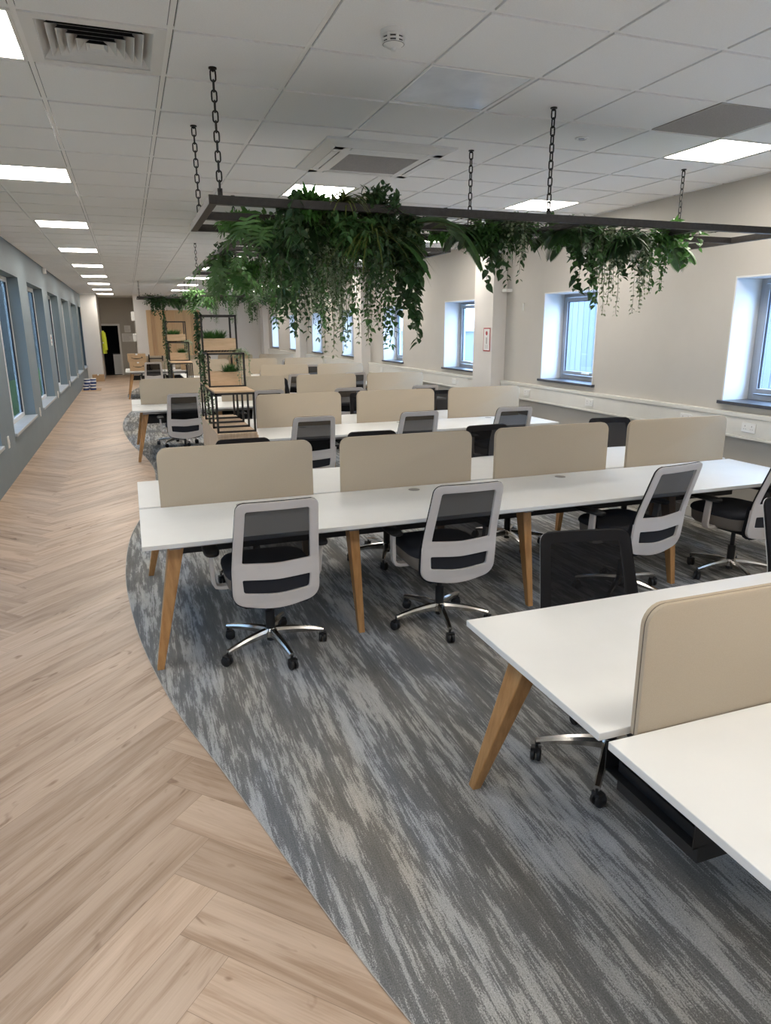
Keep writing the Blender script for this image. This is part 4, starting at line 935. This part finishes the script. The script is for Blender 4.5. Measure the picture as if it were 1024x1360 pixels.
# wall notices and boxes at the corridor
def notice(x, y, z, w_, h_, label, lines=4):
    o = thing('wall_notice', label, 'notice', (x, y, z)); MB().box(-w_/2, w_/2, -.006, 0, -h_/2, h_/2).build('sheet', 'paper', o, smooth=False); b = MB(); r = random.Random(int(z*100))
    for k in range(lines): zz = h_/2-(k+1)*h_/(lines+1); b.box(-w_*.4, -w_*.4+w_*.8*r.uniform(.5, 1), -.0072, -.006, zz-.005, zz+.005)
    b.build('print', 'grille', o, smooth=False)
notice(.04, YF, 1.84, .24, .27, 'upper small white notice on the far corridor wall'); notice(.03, YF, 1.50, .46, .33, 'larger white notice on the far corridor wall', 6)
for z, h_, lab, nm in ((2.30, .34, 'white alarm sounder high on the far corridor corner', 'alarm_sounder'), (1.52, .30, 'white wall box at mid height on the far corridor corner', 'wall_box')):
    o = thing(nm, lab, 'wall box', (XC, 28.6, z)); MB().box(-.12, 0, -.1, .1, -h_/2, h_/2).build('casing', 'white', o, bevel=.015); MB().box(-.126, -.118, -.06, .06, -h_*.3, h_*.1).build('front_plate', 'trunk', o, bevel=.003)
# fire notice on the first column, bracket and clip on the right wall
o = thing('fire_notice', 'red-bordered fire notice on the nearest white wall column', 'notice', (4.91, 9.2, 1.66)); MB().box(-.006, 0, -.10, .10, -.165, .165).build('border', 'red', o, smooth=False); MB().box(-.0075, -.005, -.085, .085, -.15, .15).build('sheet', 'paper', o, smooth=False)
b = MB(); b.lathe([(.001, 0), (.03, 0), (.03, .001)], n=16); b.v = [(-.0085-z, x, y+.09) for x, y, z in b.v]; b.build('symbol', 'red', o, smooth=False)
b = MB(); b.box(-.0085, -.007, -.018, .018, -.06, .03)
for k in range(3): b.box(-.0085, -.007, -.05, .05, -.085-.018*k, -.079-.018*k)
b.build('print', 'grille', o, smooth=False)
o = thing('wall_bracket', 'small white shelf bracket beside the nearest wall column', 'bracket', (XR, 8.96, 2.33)); MB().box(-.10, 0, -.06, .06, -.02, .02).build('bracket_arm', 'white', o, bevel=.004)
o = thing('wall_clip', 'small white cable clip on the right wall above the trunking', 'clip', (XR, 8.57, 2.10)); MB().box(-.018, 0, -.012, .012, -.05, .05).build('clip_body', 'white', o, bevel=.006)
# sockets on trunking and left wall
sp_ = None
def socket(x, y, z, rz, label, group):
    global sp_
    if sp_ is None:
        sp_ = thing('wall_socket', label, 'socket', (x, y, z), rz, group); MB().box(-.012, 0, -.073, .073, -.043, .043).build('face_plate', 'white', sp_, bevel=.004); b = MB()
        for s_ in (-1, 1):
            b.box(-.0128, -.0118, s_*.036-.004, s_*.036+.004, .008, .022); b.box(-.0128, -.0118, s_*.036-.014, s_*.036-.006, -.015, -.009); b.box(-.0128, -.0118, s_*.036+.006, s_*.036+.014, -.015, -.009)
        b.build('pin_holes', 'grille', sp_, smooth=False)
    else: dup(sp_, (x, y, z), rz, label, group)
for i, y in enumerate((4.6, 5.35, 6.9, 8.3, 10.6, 12.2, 14.2, 16.6, 18.8)): socket(XR-.052, y, .965, 0, '%s white double socket from the near end on the right-wall trunking' % ORD[i], 'sockets on the trunking')
for i, y in enumerate((9.45, 12.85, 16.2, 19.5, 22.8)):
    o = thing('wall_switch', '%s white socket plate from the near end low on the slate wall' % ORD[i], 'socket', (XL, y, .5), 0, 'socket plates on the slate wall'); MB().box(0, .012, -.043, .043, -.073, .073).build('face_plate', 'white', o, bevel=.004); MB().box(.012, .018, -.02, .02, -.03, .03).build('rocker', 'white', o, bevel=.003)
o = thing('wall_sensor', 'small white sensor high on the slate wall near the ceiling', 'sensor', (XL, 16.2, 2.98)); MB().box(0, .07, -.05, .05, -.06, .05).build('casing', 'white', o, bevel=.012); MB().cyl((.07, 0, -.01), .025, .012, 'x', 14).build('lens', 'steel', o)
o = thing('wall_sign', 'small white sign on the slate wall between two windows', 'sign', (XL, 16.25, 1.62)); MB().box(0, .006, -.08, .08, -.11, .11).build('plate', 'paper', o, smooth=False); b = MB(); b.box(.006, .007, -.05, .05, .02, .06); b.box(.006, .007, -.05, .05, -.05, -.03); b.build('print', 'red', o, smooth=False)
# metal power box under the nearest bench
o = thing('under_desk_power_box', 'black metal power box slung under the nearest bench', 'power box', (1.34, 1.20, .40))
MB().box(0, 1.5, 0, .34, 0, .012).build('tray', 'black', o, smooth=False); b = MB(); b.box(0, 1.5, 0, .012, .012, .13); b.box(0, 1.5, .328, .34, .012, .13); b.box(0, .012, .012, .328, .012, .10); b.build('side_plates', 'black', o, smooth=False)
for k in range(3): MB().cyl((-.001, .06+.1*k, .05), .006, .006, 'x', 8).build('screw', 'steel', o)
b = MB(); b.box(.05, .07, .15, .19, .012, .262); b.box(1.2, 1.22, .15, .19, .012, .262); b.build('hanger', 'steel', o, smooth=False)
